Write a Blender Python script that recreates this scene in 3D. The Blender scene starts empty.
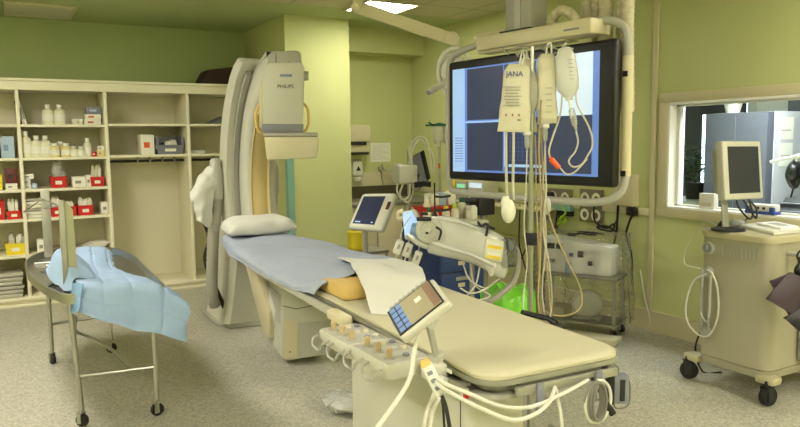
import bpy, bmesh, math, random
from mathutils import Vector, Matrix, noise
random.seed(7)
PI = math.pi
scene = bpy.context.scene
COL = scene.collection

# ------------------------------------------------------------------ camera
YAW, PITCH, ROLL, FPX, HC = 0.5167, 0.10261, -0.011745, 695.6, 1.6
def _axes():
    f = Vector((math.sin(YAW)*math.cos(PITCH), math.cos(YAW)*math.cos(PITCH), -math.sin(PITCH)))
    r = Vector((math.cos(YAW), -math.sin(YAW), 0)); u = r.cross(f)
    c, s = math.cos(ROLL), math.sin(ROLL)
    return c*r+s*u, -s*r+c*u, f
CR, CU, CF = _axes()
EYE = Vector((0, 0, HC))
cam_d = bpy.data.cameras.new('camera'); cam = bpy.data.objects.new('camera', cam_d); COL.objects.link(cam)
cam_d.sensor_width = 36; cam_d.lens = FPX/800*36; cam_d.clip_start = .05
cam.matrix_world = Matrix(((CR.x, CU.x, -CF.x, 0), (CR.y, CU.y, -CF.y, 0), (CR.z, CU.z, -CF.z, HC), (0, 0, 0, 1)))
scene.camera = cam

def ray(px, py): return CR*((px-400)/FPX) + CU*((213.5-py)/FPX) + CF
def at(px, py, x=None, y=None, z=None):
    """the point of the room that lies at pixel px,py and in the plane x=, y= or z="""
    d = ray(px, py)
    t = x/d.x if x is not None else y/d.y if y is not None else (z-HC)/d.z
    return EYE + d*t

# ------------------------------------------------------------------ materials
def lin(c):
    return tuple(((v/255)/12.92 if v/255 <= .04045 else ((v/255+.055)/1.055)**2.4) for v in c) + (1,)
MATS = {}
def mat(name, rgb, rough=.5, metal=0, var=.06, scale=8, bump=0, bscale=60, emit=0, alpha=None, coat=0, spec=None, sss=0):
    m = bpy.data.materials.new(name); m.use_nodes = True; MATS[name] = m
    nt = m.node_tree; N = nt.nodes; L = nt.links
    b = N['Principled BSDF']; c = lin(rgb)
    tc = N.new('ShaderNodeTexCoord')
    nz = N.new('ShaderNodeTexNoise'); nz.inputs['Scale'].default_value = scale; nz.inputs['Detail'].default_value = 3
    L.new(tc.outputs['Object'], nz.inputs['Vector'])
    mx = N.new('ShaderNodeMix'); mx.data_type = 'RGBA'
    mx.inputs[6].default_value = tuple(v*(1-var) for v in c[:3])+(1,)
    mx.inputs[7].default_value = tuple(min(1, v*(1+var)) for v in c[:3])+(1,)
    L.new(nz.outputs['Fac'], mx.inputs[0])
    L.new(mx.outputs[2], b.inputs['Base Color'])
    b.inputs['Roughness'].default_value = rough; b.inputs['Metallic'].default_value = metal
    if coat: b.inputs['Coat Weight'].default_value = coat
    if spec is not None: b.inputs['Specular IOR Level'].default_value = spec
    if bump:
        n2 = N.new('ShaderNodeTexNoise'); n2.inputs['Scale'].default_value = bscale; n2.inputs['Detail'].default_value = 4
        L.new(tc.outputs['Object'], n2.inputs['Vector'])
        bp = N.new('ShaderNodeBump'); bp.inputs['Strength'].default_value = bump; bp.inputs['Distance'].default_value = .01
        L.new(n2.outputs['Fac'], bp.inputs['Height']); L.new(bp.outputs[0], b.inputs['Normal'])
    if emit:
        L.new(mx.outputs[2], b.inputs['Emission Color']); b.inputs['Emission Strength'].default_value = emit
    if alpha is not None:
        b.inputs['Alpha'].default_value = alpha
    return m

def glassy(name, tint=(255, 255, 255), body=.03, gloss=.9, rough=.05, bump=0):
    """thin clear sheet: transparent with a fresnel sheen and a little milky body"""
    m = bpy.data.materials.new(name); m.use_nodes = True; MATS[name] = m
    nt = m.node_tree; N = nt.nodes; L = nt.links
    for n in list(N):
        if n.type != 'OUTPUT_MATERIAL': N.remove(n)
    out = [n for n in N if n.type == 'OUTPUT_MATERIAL'][0]
    t = N.new('ShaderNodeBsdfTransparent'); t.inputs[0].default_value = lin(tint)
    d = N.new('ShaderNodeBsdfDiffuse'); d.inputs[0].default_value = lin((235, 235, 225))
    g = N.new('ShaderNodeBsdfGlossy'); g.inputs['Roughness'].default_value = rough
    fr = N.new('ShaderNodeFresnel'); fr.inputs['IOR'].default_value = 1.45
    ml = N.new('ShaderNodeMath'); ml.operation = 'MULTIPLY'; ml.inputs[1].default_value = gloss
    L.new(fr.outputs[0], ml.inputs[0])
    m1 = N.new('ShaderNodeMixShader'); m1.inputs[0].default_value = body
    L.new(t.outputs[0], m1.inputs[1]); L.new(d.outputs[0], m1.inputs[2])
    m2 = N.new('ShaderNodeMixShader'); L.new(ml.outputs[0], m2.inputs[0])
    L.new(m1.outputs[0], m2.inputs[1]); L.new(g.outputs[0], m2.inputs[2])
    if bump:
        tc = N.new('ShaderNodeTexCoord'); nz = N.new('ShaderNodeTexNoise'); nz.inputs['Scale'].default_value = 14
        nz.inputs['Detail'].default_value = 4; nz.inputs['Distortion'].default_value = 1.5
        L.new(tc.outputs['Object'], nz.inputs['Vector'])
        bp = N.new('ShaderNodeBump'); bp.inputs['Strength'].default_value = bump; bp.inputs['Distance'].default_value = .03
        L.new(nz.outputs['Fac'], bp.inputs['Height']); L.new(bp.outputs[0], g.inputs['Normal']); L.new(bp.outputs[0], d.inputs['Normal']); L.new(bp.outputs[0], fr.inputs['Normal'])
    L.new(m2.outputs[0], out.inputs[0])
    return m

# ------------------------------------------------------------------ mesh builder
def spline(pts, res=6, closed=False):
    P = [Vector(p) for p in pts]; n = len(P)
    if n < 3: return P
    out = []
    rng = n if closed else n-1
    for i in range(rng):
        p1, p2 = P[i], P[(i+1) % n]
        p0 = P[(i-1) % n] if (closed or i > 0) else p1*2-p2
        p3 = P[(i+2) % n] if (closed or i+2 < n) else p2*2-p1
        for k in range(res):
            t = k/res; t2 = t*t; t3 = t2*t
            out.append(.5*((2*p1)+(p2-p0)*t+(2*p0-5*p1+4*p2-p3)*t2+(3*p1-p0-3*p2+p3)*t3))
    if not closed: out.append(P[-1])
    return out

class MB:
    def __init__(self, M=None):
        self.bm = bmesh.new(); self.M = M or Matrix.Identity(4)
    def _v(self, p): return self.bm.verts.new(self.M @ Vector(p))
    def _f(self, vs):
        try: return self.bm.faces.new(vs)
        except ValueError: return None
    def box(self, c, s, rz=0, rot=None, bev=0, seg=2):
        R = rot.to_4x4() if rot is not None else Matrix.Rotation(rz, 4, 'Z')
        T = self.M @ Matrix.Translation(Vector(c)) @ R
        h = [v/2 for v in s]
        vs = [self.bm.verts.new(T @ Vector((x*h[0], y*h[1], z*h[2]))) for x in (-1, 1) for y in (-1, 1) for z in (-1, 1)]
        fs = [self._f([vs[i] for i in q]) for q in ((0, 1, 3, 2), (4, 6, 7, 5), (0, 4, 5, 1), (2, 3, 7, 6), (0, 2, 6, 4), (1, 5, 7, 3))]
        if bev:
            es = list({e for f in fs for e in f.edges})
            bmesh.ops.bevel(self.bm, geom=es, offset=min(bev, min(s)*.49), segments=seg, affect='EDGES', profile=.5)
        return self
    def lohi(self, a, b, bev=0, seg=2):
        return self.box([(p+q)/2 for p, q in zip(a, b)], [abs(q-p) for p, q in zip(a, b)], bev=bev, seg=seg)
    def ring(self, c, ax, r, n, ref=None):
        ax = ax.normalized()
        a = ref if ref is not None else (Vector((0, 0, 1)) if abs(ax.z) < .9 else Vector((1, 0, 0)))
        u = ax.cross(a).normalized(); w = ax.cross(u).normalized()
        return [self._v(c+u*(r*math.cos(2*PI*i/n))+w*(r*math.sin(2*PI*i/n))) for i in range(n)]
    def bridge(self, A, B):
        n = len(A)
        for i in range(n): self._f([A[i], A[(i+1) % n], B[(i+1) % n], B[i]])
    def cyl(self, p0, p1, r0, r1=None, n=16):
        p0, p1 = Vector(p0), Vector(p1); r1 = r0 if r1 is None else r1
        A = self.ring(p0, p1-p0, r0, n); B = self.ring(p1, p1-p0, r1, n)
        self.bridge(A, B); self._f(A[::-1]); self._f(B)
        return self
    def tube(self, pts, r, n=8, res=6, closed=False, smooth=True, rf=None):
        P = spline(pts, res, closed) if smooth else [Vector(p) for p in pts]
        m = len(P); rings = []; ref = None
        for i in range(m):
            t = (P[(i+1) % m]-P[i-1]) if closed else (P[min(i+1, m-1)]-P[max(i-1, 0)])
            if t.length < 1e-9: t = Vector((0, 0, 1))
            t.normalize()
            if ref is None:
                a = Vector((0, 0, 1)) if abs(t.z) < .9 else Vector((1, 0, 0))
                u = t.cross(a).normalized()
            else:
                u = (ref - t*ref.dot(t))
                u = u.normalized() if u.length > 1e-6 else t.orthogonal().normalized()
            ref = u; w = t.cross(u)
            rr = r if rf is None else r*rf(i/(m-1))
            rings.append([self._v(P[i]+u*(rr*math.cos(2*PI*k/n))+w*(rr*math.sin(2*PI*k/n))) for k in range(n)])
        for i in range(m-1): self.bridge(rings[i], rings[i+1])
        if closed: self.bridge(rings[-1], rings[0])
        else: self._f(rings[0][::-1]); self._f(rings[-1])
        return self
    def lathe(self, prof, c=(0, 0, 0), n=20, axis=None):
        c = Vector(c); q = Matrix.Identity(3)
        if axis is not None: q = Vector((0, 0, 1)).rotation_difference(Vector(axis)).to_matrix()
        rings = []
        for r, z in prof:
            rings.append([self._v(c+q @ Vector((max(r, 1e-4)*math.cos(2*PI*i/n), max(r, 1e-4)*math.sin(2*PI*i/n), z))) for i in range(n)])
        for a, b in zip(rings, rings[1:]): self.bridge(a, b)
        self._f(rings[0][::-1]); self._f(rings[-1])
        return self
    def ell(self, c, r, nu=16, nv=10, rot=None):
        c = Vector(c); R = rot if rot is not None else Matrix.Identity(3); rows = []
        for j in range(1, nv):
            th = PI*j/nv
            rows.append([self._v(c+R @ Vector((r[0]*math.sin(th)*math.cos(2*PI*i/nu), r[1]*math.sin(th)*math.sin(2*PI*i/nu), r[2]*math.cos(th)))) for i in range(nu)])
        for a, b in zip(rows, rows[1:]): self.bridge(a, b)
        t = self._v(c+R @ Vector((0, 0, r[2]))); b = self._v(c-R @ Vector((0, 0, r[2])))
        for i in range(nu):
            self._f([rows[0][(i+1) % nu], rows[0][i], t]); self._f([rows[-1][i], rows[-1][(i+1) % nu], b])
        return self
    def prism(self, poly, ext, bev=0, seg=2):
        ext = Vector(ext)
        A = [self._v(p) for p in poly]; B = [self._v(Vector(p)+ext) for p in poly]
        fs = [self._f(A[::-1]), self._f(B)]
        n = len(A)
        for i in range(n): fs.append(self._f([A[i], A[(i+1) % n], B[(i+1) % n], B[i]]))
        if bev:
            es = list({e for f in fs if f for e in f.edges})
            bmesh.ops.bevel(self.bm, geom=es, offset=bev, segments=seg, affect='EDGES', profile=.5)
        return self
    def grid(self, f, nu, nv, th=0):
        V = [[self._v(f(i/nu, j/nv)) for i in range(nu+1)] for j in range(nv+1)]
        fs = []
        for j in range(nv):
            for i in range(nu): fs.append(self._f([V[j][i], V[j][i+1], V[j+1][i+1], V[j+1][i]]))
        if th:
            self.bm.normal_update()
            bmesh.ops.solidify(self.bm, geom=[x for x in fs if x], thickness=th)
        return self
    def net(self, rows, nu, nv, th=0, wr=0, ws=6, seed=0):
        R = [[Vector(p) for p in r] for r in rows]
        def cr(a, b, c, d, t):
            t2 = t*t; t3 = t2*t
            return .5*((2*b)+(c-a)*t+(2*a-5*b+4*c-d)*t2+(3*b-a-3*c+d)*t3)
        def ev(P, t):
            n = len(P)-1; x = min(t*n, n-1e-6); i = int(x); u = x-i
            a = P[i-1] if i > 0 else P[0]*2-P[1]
            d = P[i+2] if i+2 <= n else P[n]*2-P[n-1]
            return cr(a, P[i], P[i+1], d, u)
        def f(u, v):
            p = ev([ev(r, u) for r in R], v)
            if wr:
                q = p*ws+Vector((seed, seed*2, 0))
                p = p+Vector((noise.noise(q+Vector((9, 0, 0))), noise.noise(q+Vector((0, 9, 0))), noise.noise(q)*1.4))*wr
            return p
        return self.grid(f, nu, nv, th)
    def wrinkle(self, a, s, seed=0):
        for v in self.bm.verts:
            q = v.co*s+Vector((seed, 0, seed))
            v.co += Vector((noise.noise(q), noise.noise(q+Vector((7, 3, 1))), noise.noise(q+Vector((2, 8, 5)))))*a
        return self
    def build(self, name, m, parent=None, loc=None, angle=35, **tags):
        bm = self.bm
        bmesh.ops.recalc_face_normals(bm, faces=bm.faces)
        if parent is not None:
            off = Vector((0, 0, 0)); p = parent
            while p is not None: off += p.location; p = p.parent
            place = Vector((0, 0, 0))
        else:
            if loc is None:
                xs = [v.co for v in bm.verts]
                lo = Vector([min(v[i] for v in xs) for i in range(3)]); hi = Vector([max(v[i] for v in xs) for i in range(3)])
                loc = Vector(((lo.x+hi.x)/2, (lo.y+hi.y)/2, lo.z))
            off = Vector(loc); place = off
        for v in bm.verts: v.co -= off
        me = bpy.data.meshes.new(name); bm.to_mesh(me); bm.free()
        me.materials.append(m if not isinstance(m, str) else MATS[m])
        me.shade_smooth(); me.set_sharp_from_angle(angle=math.radians(angle))
        o = bpy.data.objects.new(name, me); COL.objects.link(o); o.location = place
        if parent is not None: o.parent = parent
        for k, v in tags.items():
            if v: o[k] = v
        return o

def thing(name, label, category, loc, group=None):
    o = bpy.data.objects.new(name, None); COL.objects.link(o); o.location = Vector(loc)
    o.empty_display_size = .1
    o['label'] = label; o['category'] = category
    if group: o['group'] = group
    return o
def single(mb, name, m, label, category, group=None, loc=None, kind=None, angle=35):
    return mb.build(name, m, None, loc, angle, label=label, category=category, group=group, kind=kind)
def struct(mb, name, m): return mb.build(name, m, None, kind='structure')
def dup(o, parent=None, **kw):
    c = o.copy(); COL.objects.link(c); c.parent = parent
    for ch in list(o.children): dup(ch, c)
    for k, v in kw.items():
        if k == 'loc': c.location = Vector(v)
        elif k == 'rz': c.rotation_euler = (0, 0, v)
        elif k == 'scale': c.scale = (v, v, v) if not isinstance(v, tuple) else v
        else: c[k] = v
    return c
def text_mesh(body, size, M, name, m, parent, depth=.0008):
    cu = bpy.data.curves.new(name, 'FONT'); cu.body = body; cu.size = size; cu.extrude = depth
    cu.align_x = 'CENTER'; cu.align_y = 'CENTER'
    t = bpy.data.objects.new(name, cu); COL.objects.link(t)
    dg = bpy.context.evaluated_depsgraph_get(); me = bpy.data.meshes.new_from_object(t.evaluated_get(dg))
    COL.objects.unlink(t); bpy.data.objects.remove(t)
    off = Vector((0, 0, 0)); p = parent
    while p is not None: off += p.location; p = p.parent
    for v in me.vertices: v.co = M @ v.co - off
    me.materials.clear(); me.materials.append(MATS[m])
    o = bpy.data.objects.new(name, me); COL.objects.link(o); o.parent = parent
    return o
def frame_M(origin, right, up):
    r = Vector(right).normalized(); u = Vector(up); u = (u-r*u.dot(r)).normalized(); n = r.cross(u)
    o = Vector(origin)
    return Matrix(((r.x, u.x, n.x, o.x), (r.y, u.y, n.y, o.y), (r.z, u.z, n.z, o.z), (0, 0, 0, 1)))
def caster(parent, c, r=.045, w=.03, rz=0, name='caster', m='rubber', fork='steel'):
    """a swivel castor whose wheel touches z = c.z"""
    c = Vector(c); a = Vector((math.cos(rz), math.sin(rz), 0)); f = Vector((-a.y, a.x, 0))
    mb = MB()
    mb.lathe([(r*.35, -w/2), (r*.9, -w/2), (r, -w*.3), (r, w*.3), (r*.9, w/2), (r*.35, w/2)], c+Vector((0, 0, r)), 20, a)
    o = mb.build(name, m, parent)
    mb = MB()
    for s in (-1, 1): mb.box(c+a*(s*(w/2+.004))+Vector((0, 0, r*1.3))+f*(r*.2), (.005, r*.7, r*1.5), rz=rz)
    mb.box(c+Vector((0, 0, r*2.1))+f*(r*.2), (w+.014, r*.9, .006), rz=rz)
    mb.cyl(c+Vector((0, 0, r*2.1))+f*(r*.3), c+Vector((0, 0, r*2.1+.03))+f*(r*.3), .01)
    mb.build('caster_fork', fork, o)
    return o

# palette
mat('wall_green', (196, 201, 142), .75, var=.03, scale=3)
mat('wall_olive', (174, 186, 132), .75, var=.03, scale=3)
mat('trim_cream', (208, 199, 162), .5, var=.02)
mat('unit_white', (236, 230, 204), .5, var=.02)
mat('unit_back', (222, 216, 190), .6, var=.02)
mat('white', (218, 217, 206), .5, var=.02)
mat('bright_white', (245, 244, 238), .5, var=.02)
mat('equip', (196, 194, 180), .4, var=.02)
mat('equip_warm', (206, 197, 164), .4, var=.02)
mat('equip_grey', (160, 157, 146), .45, var=.03)
mat('equip_mid', (174, 172, 162), .45, var=.02)
mat('cream_band', (216, 194, 136), .45, var=.02)
mat('yellow_handle', (216, 180, 100), .4)
mat('dark', (34, 34, 36), .5)
mat('black', (14, 14, 15), .4)
mat('rubber', (26, 26, 26), .7)
mat('black_cable', (18, 18, 18), .5)
mat('grey_cable', (120, 116, 108), .5)
mat('white_cable', (206, 203, 190), .45)
mat('steel', (186, 185, 178), .3, metal=1, var=.05)
mat('dull_steel', (168, 166, 154), .5, metal=.75, var=.08)
mat('brass_knob', (190, 168, 122), .45)
mat('mattress', (190, 184, 156), .55, var=.03, scale=3, bump=.02, bscale=9)
mat('sheet_blue', (162, 170, 190), .85, var=.04, scale=5, bump=.1, bscale=14)
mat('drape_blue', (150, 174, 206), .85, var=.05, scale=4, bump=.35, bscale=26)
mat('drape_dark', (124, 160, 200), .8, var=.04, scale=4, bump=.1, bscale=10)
mat('linen', (210, 209, 202), .85, var=.03, scale=5, bump=.15, bscale=12)
mat('foam_yellow', (204, 172, 100), .7, var=.06, bump=.05)
mat('red', (200, 34, 30), .4)
mat('dark_red', (96, 26, 26), .5)
mat('yellow', (236, 214, 40), .45)
mat('blue_box', (120, 150, 190), .5)
mat('pale_blue', (170, 192, 214), .5)
mat('navy', (30, 48, 92), .45)
mat('grey_plastic', (122, 124, 134), .5)
mat('brown_case', (52, 30, 24), .6)
mat('green_bag', (118, 200, 52), .3, var=.12, scale=12, bump=.5, bscale=16)
mat('lime', (170, 210, 60), .4)
mat('orange', (226, 90, 30), .4)
mat('teal_guard', (132, 176, 160), .4)
mat('paper', (236, 234, 220), .8, var=.03, scale=30)
mat('print_grey', (150, 150, 144), .8)
mat('ink', (40, 40, 44), .7)
mat('blue_ink', (40, 60, 140), .7)
mat('purple', (66, 52, 62), .6, var=.15, bump=.3, bscale=20)
mat('bottle', (226, 224, 196), .3, var=.05)
mat('bottle_yellow', (228, 216, 150), .3, var=.05)
mat('bottle_cap', (238, 236, 226), .4)
mat('socket_plate', (118, 110, 88), .4)
mat('socket_white', (232, 228, 210), .4)
mat('green_dark', (20, 96, 60), .4)
mat('silver_bag', (186, 182, 168), .4, metal=.1, var=.12, scale=12, bump=.5, bscale=14)
mat('frosted', (226, 224, 206), .35, var=.04)
mat('cloth_patch', (206, 204, 196), .8, var=.3, scale=60)
mat('hose_cream', (190, 182, 156), .5)
mat('plastic_cover', (204, 203, 196), .22, var=.06, scale=10, bump=.6, bscale=11, coat=.4)
mat('plant_green', (58, 104, 40), .6, var=.3, scale=30)
mat('flower_yellow', (238, 190, 40), .6)
mat('slate', (88, 92, 104), .6, var=.05, scale=3)
mat('lamp_glow', (255, 249, 234), .5, emit=19, var=.0)
mat('lamp_bright', (255, 248, 226), .5, emit=24, var=.0)
mat('fill_dim', (255, 249, 234), .5, emit=11, var=.0)
mat('lamp_shelf', (255, 249, 234), .5, emit=36, var=.0)
mat('fill_strong', (255, 249, 234), .5, emit=36, var=.0)
mat('fill_cool', (246, 248, 255), .5, emit=34, var=.0)
mat('lamp_off', (206, 204, 176), .4)
mat('infusion', (208, 203, 180), .35, var=.04, scale=12)
mat('infusion_clear', (222, 222, 210), .2, var=.04, alpha=.72)
mat('tube_milk', (190, 187, 172), .3)
mat('tube_brown', (158, 142, 104), .4)
mat('ink_red', (150, 90, 70), .6)
mat('off_screen', (58, 60, 62), .25)
mat('dark_steel', (96, 90, 72), .35, metal=.6)
mat('navy_screen', (52, 58, 92), .25, emit=.12)
mat('blue_drawer', (44, 66, 122), .4)
mat('scr_green', (120, 190, 150), .3, emit=.7)
mat('yellow_label', (236, 208, 60), .6)
mat('slate_dark', (56, 58, 62), .7)
mat('equip_grey_cool', (186, 188, 192), .5)
mat('blue_dev', (52, 78, 158), .4)
mat('wall_green_box', (190, 192, 134), .7, var=.03)
mat('ts_tan', (150, 142, 114), .3, emit=.12)
mat('ts_brown', (128, 104, 84), .3, emit=.12)
mat('ts_blue', (96, 124, 172), .3, emit=.35)
mat('cart_beige', (166, 160, 138), .45, var=.02)
mat('cart_top', (190, 182, 150), .4, var=.02)
mat('blue_ink_soft', (120, 130, 160), .6)
mat('scr_blue', (92, 124, 196), .3, emit=.5)
mat('scr_pale', (150, 184, 232), .3, emit=.5)
mat('scr_white', (190, 208, 228), .3, emit=.6)
mat('scr_dark', (46, 54, 80), .3, emit=.5, var=.12, scale=2)
mat('scr_trace', (60, 90, 150), .3, emit=.5)
glassy('glass', (250, 255, 252), .0, .35, .02)
glassy('clear_film', (254, 254, 252), .05, 1.0, .10, .8)
glassy('clear_tube', (244, 244, 238), .28, .8, .1)
glassy('clear_bag', (235, 240, 248), .55, 1, .12, .6)
glassy('iv_film', (244, 242, 226), .3, .9, .15, .3)
# ================================================================== THE SETTING
XR, YS, YW, CEIL = 4.65, 7.83, 8.50, 2.95      # right wall, shelf front / alcove wall, far wall, ceiling
XL, YF, XC, YC0 = -2.4, -1.6, 7.4, 7.2         # left wall, wall behind the viewer, control room far side

def floor_mat(name, a, b):
    m = bpy.data.materials.new(name); m.use_nodes = True; MATS[name] = m
    nt = m.node_tree; N = nt.nodes; L = nt.links; p = N['Principled BSDF']
    tc = N.new('ShaderNodeTexCoord')
    v = N.new('ShaderNodeTexVoronoi'); v.inputs['Scale'].default_value = 95
    L.new(tc.outputs['Object'], v.inputs['Vector'])
    cr = N.new('ShaderNodeValToRGB'); e = cr.color_ramp.elements
    e[0].position = .0; e[0].color = lin(a); e[1].position = 1; e[1].color = lin(b)
    sx = N.new('ShaderNodeSeparateColor'); L.new(v.outputs['Color'], sx.inputs[0]); L.new(sx.outputs[0], cr.inputs[0])
    nz = N.new('ShaderNodeTexNoise'); nz.inputs['Scale'].default_value = 1.3; nz.inputs['Detail'].default_value = 5
    L.new(tc.outputs['Object'], nz.inputs['Vector'])
    mr = N.new('ShaderNodeMapRange'); mr.inputs[3].default_value = .86; mr.inputs[4].default_value = 1.1; L.new(nz.outputs['Fac'], mr.inputs[0])
    mx = N.new('ShaderNodeMix'); mx.data_type = 'RGBA'; mx.blend_type = 'MULTIPLY'; mx.inputs[0].default_value = 1
    L.new(cr.outputs[0], mx.inputs[6]); L.new(mr.outputs[0], mx.inputs[7])
    L.new(mx.outputs[2], p.inputs['Base Color']); p.inputs['Roughness'].default_value = .32; p.inputs['Specular IOR Level'].default_value = .4
    return m
floor_mat('vinyl', (152, 149, 137), (198, 194, 178))

def ceiling_mat():
    m = bpy.data.materials.new('ceiling_tiles'); m.use_nodes = True; MATS['ceiling_tiles'] = m
    nt = m.node_tree; N = nt.nodes; L = nt.links; p = N['Principled BSDF']; p.inputs['Roughness'].default_value = .85
    g = N.new('ShaderNodeNewGeometry'); s = N.new('ShaderNodeSeparateXYZ'); L.new(g.outputs['Position'], s.inputs[0])
    def mth(op, a, b=None):
        n = N.new('ShaderNodeMath'); n.operation = op
        for i, q in enumerate((a, b)):
            if q is None: continue
            if isinstance(q, (int, float)): n.inputs[i].default_value = q
            else: L.new(q, n.inputs[i])
        return n.outputs[0]
    def line(o, off):
        f = mth('FRACT', mth('DIVIDE', mth('ADD', o, off), .6))
        return mth('LESS_THAN', f, .03)
    ln = mth('MAXIMUM', line(s.outputs[0], .5), line(s.outputs[1], .0))
    mx = N.new('ShaderNodeMix'); mx.data_type = 'RGBA'; mx.inputs[6].default_value = lin((196, 190, 160)); mx.inputs[7].default_value = lin((158, 152, 126))
    L.new(ln, mx.inputs[0]); L.new(mx.outputs[2], p.inputs['Base Color'])
ceiling_mat()

struct(MB().lohi((XL-.1, YF-.1, -.1), (XC+.1, YW+.1, 0)), 'floor', 'vinyl')
struct(MB().lohi((XL, YF, CEIL), (XR, 6.53, CEIL+.1)), 'ceiling', 'ceiling_tiles')
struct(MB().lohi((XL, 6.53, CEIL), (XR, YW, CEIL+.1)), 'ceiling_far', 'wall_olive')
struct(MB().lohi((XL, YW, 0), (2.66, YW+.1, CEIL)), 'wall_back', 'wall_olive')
struct(MB().lohi((2.66, 7.10, 0), (3.41, YW+.1, CEIL)), 'wall_pillar', 'wall_green')
struct(MB().lohi((3.41, YS+.01, 0), (XR, YS+.11, CEIL)), 'wall_alcove', 'wall_green')
struct(MB().lohi((3.41, 7.54, 2.67), (XR, YS+.01, CEIL)), 'ceiling_beam', 'wall_green')
struct(MB().lohi((XL-.1, YF, 0), (XL, YW, CEIL)), 'wall_left', 'wall_green')
struct(MB().lohi((XL, YF-.1, 0), (XR, YF, CEIL)), 'wall_front', 'wall_green')
# right wall with the window opening
W0, W1, WZ0, WZ1 = 1.55, 3.80, 1.045, 1.885
mb = MB()
for a, b in (((XR, YF, 0), (XR+.12, W0, CEIL)), ((XR, W1, 0), (XR+.12, YS+.1, CEIL)), ((XR, W0, 0), (XR+.12, W1, WZ0)), ((XR, W0, WZ1), (XR+.12, W1, CEIL))):
    mb.lohi(a, b)
struct(mb, 'wall_right', 'wall_green')
# skirting, rails and posts
mb = MB(); mb.lohi((XR-.02, YF, 0), (XR, YS, .155)); mb.lohi((XR-.024, YF, .155), (XR, YS, .172))
struct(mb, 'baseboard_right', 'trim_cream')
struct(MB().lohi((3.41, YS-.01, 0), (XR, YS+.01, .16)), 'baseboard_alcove', 'trim_cream')
struct(MB().lohi((2.64, 7.085, 0), (3.425, 7.10, .16)), 'baseboard_pillar', 'trim_cream')
struct(MB().lohi((XR-.016, 3.925, .172), (XR, 3.975, CEIL), bev=.003), 'trim_1', 'trim_cream')
struct(MB().lohi((XR-.018, 3.975, .965), (XR, YS, 1.025), bev=.004), 'trim_2', 'trim_cream')
mb = MB(); mb.lohi((2.65, 7.088, .16), (2.72, 7.10, 1.5)); mb.lohi((2.648, 7.088, .16), (2.66, 7.16, 1.5))
struct(mb, 'trim_3', 'teal_guard')
# window: frame, reveal, pane
wf = MB()
F = .075
wf.lohi((XR-.025, W0-F, WZ1), (XR, W1+F+.015, WZ1+F), bev=.006); wf.lohi((XR-.025, W0-F, WZ0-F), (XR, W1+F+.015, WZ0), bev=.006)
wf.lohi((XR-.024, W1, WZ0), (XR, W1+F+.015, WZ1), bev=.006); wf.lohi((XR-.024, W0-F, WZ0), (XR, W0, WZ1), bev=.006)
wobj = struct(wf, 'window_1', 'trim_cream')
mb = MB(); t = .015
mb.lohi((XR-.02, W0, WZ0), (XR+.16, W1, WZ0+t)); mb.lohi((XR-.02, W0, WZ1-t), (XR+.16, W1, WZ1))
mb.lohi((XR-.02, W1-t, WZ0), (XR+.16, W1, WZ1)); mb.lohi((XR-.02, W0, WZ0), (XR+.16, W0+t, WZ1))
mb.build('window_reveal', 'bright_white', wobj)
mb = MB(); b = .03
mb.lohi((XR+.06, W1-t-b, WZ0+t), (XR+.1, W1-t, WZ1-t)); mb.lohi((XR+.06, W0+t, WZ1-t-b*.6), (XR+.1, W1-t, WZ1-t)); mb.lohi((XR+.06, W0+t, WZ0+t), (XR+.1, W1-t, WZ0+t+b*.5))
mb.build('window_frame', 'white', wobj)
MB().lohi((XR+.078, W0+t, WZ0+t), (XR+.082, W1-t, WZ1-t)).build('pane', 'glass', wobj)

# ---- control room behind the glass
struct(MB().lohi((XR+.12, .2, 2.6), (XC, YC0, 2.7)), 'ceiling_control', 'white')
struct(MB().lohi((XR+.12, .1, 0), (XC, .2, 2.7)), 'wall_control_front', 'white')
struct(MB().lohi((XR+.12, YC0, 0), (XC, YC0+.1, 2.7)), 'wall_control_back', 'bright_white')
y0, y1 = 4.9, 6.55      # the far wall holds the outside window
mb = MB()
for a, c in (((XC, .1, 0), (XC+.1, y0, 2.7)), ((XC, y1, 0), (XC+.1, YC0+.1, 2.7)), ((XC, y0, 0), (XC+.1, y1, .95)), ((XC, y0, 2.2), (XC+.1, y1, 2.7))):
    mb.lohi(a, c)
struct(mb, 'wall_control_right', 'bright_white')
q = .07
wo = MB()
wo.lohi((XC-.03, y0-.03, .92), (XC, y1+.03, .92+q)); wo.lohi((XC-.03, y0-.03, 2.2-q), (XC, y1+.03, 2.23)); wo.lohi((XC-.03, y0-.03, .95), (XC, y0+q, 2.2)); wo.lohi((XC-.03, y1-q, .95), (XC, y1+.03, 2.2)); wo.lohi((XC-.03, 5.62, .95), (XC, 5.70, 2.2))
wo = struct(wo, 'window_2', 'white')
MB().lohi((XC+.04, y0, .95), (XC+.05, y1, 2.2)).build('pane', 'glass', wo)
# ================================================================== CEILING LIGHTS
def ceiling_light(x0, y0, x1, y1, glow, label, zt=CEIL):
    t = thing('ceiling_light', label, 'ceiling light', ((x0+x1)/2, (y0+y1)/2, zt), 'recessed ceiling lights')
    mb = MB(); w = .025; z0, z1 = zt-.018, zt-.0005
    mb.lohi((x0, y0, z0), (x1, y0+w, z1)); mb.lohi((x0, y1-w, z0), (x1, y1, z1)); mb.lohi((x0, y0+w, z0), (x0+w, y1-w, z1)); mb.lohi((x1-w, y0+w, z0), (x1, y1-w, z1))
    mb.build('light_frame', 'trim_cream', t)
    MB().lohi((x0+w, y0+w, zt-.012), (x1-w, y1-w, zt-.002)).build('diffuser', glow, t)
    return t
ceiling_light(3.10, 6.00, 3.68, 6.58, 'lamp_bright', 'bright lit ceiling light panel in front of the green pillar')
ceiling_light(.10, 7.60, .72, 8.33, 'lamp_off', 'unlit square ceiling panel above the shelving unit')
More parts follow.
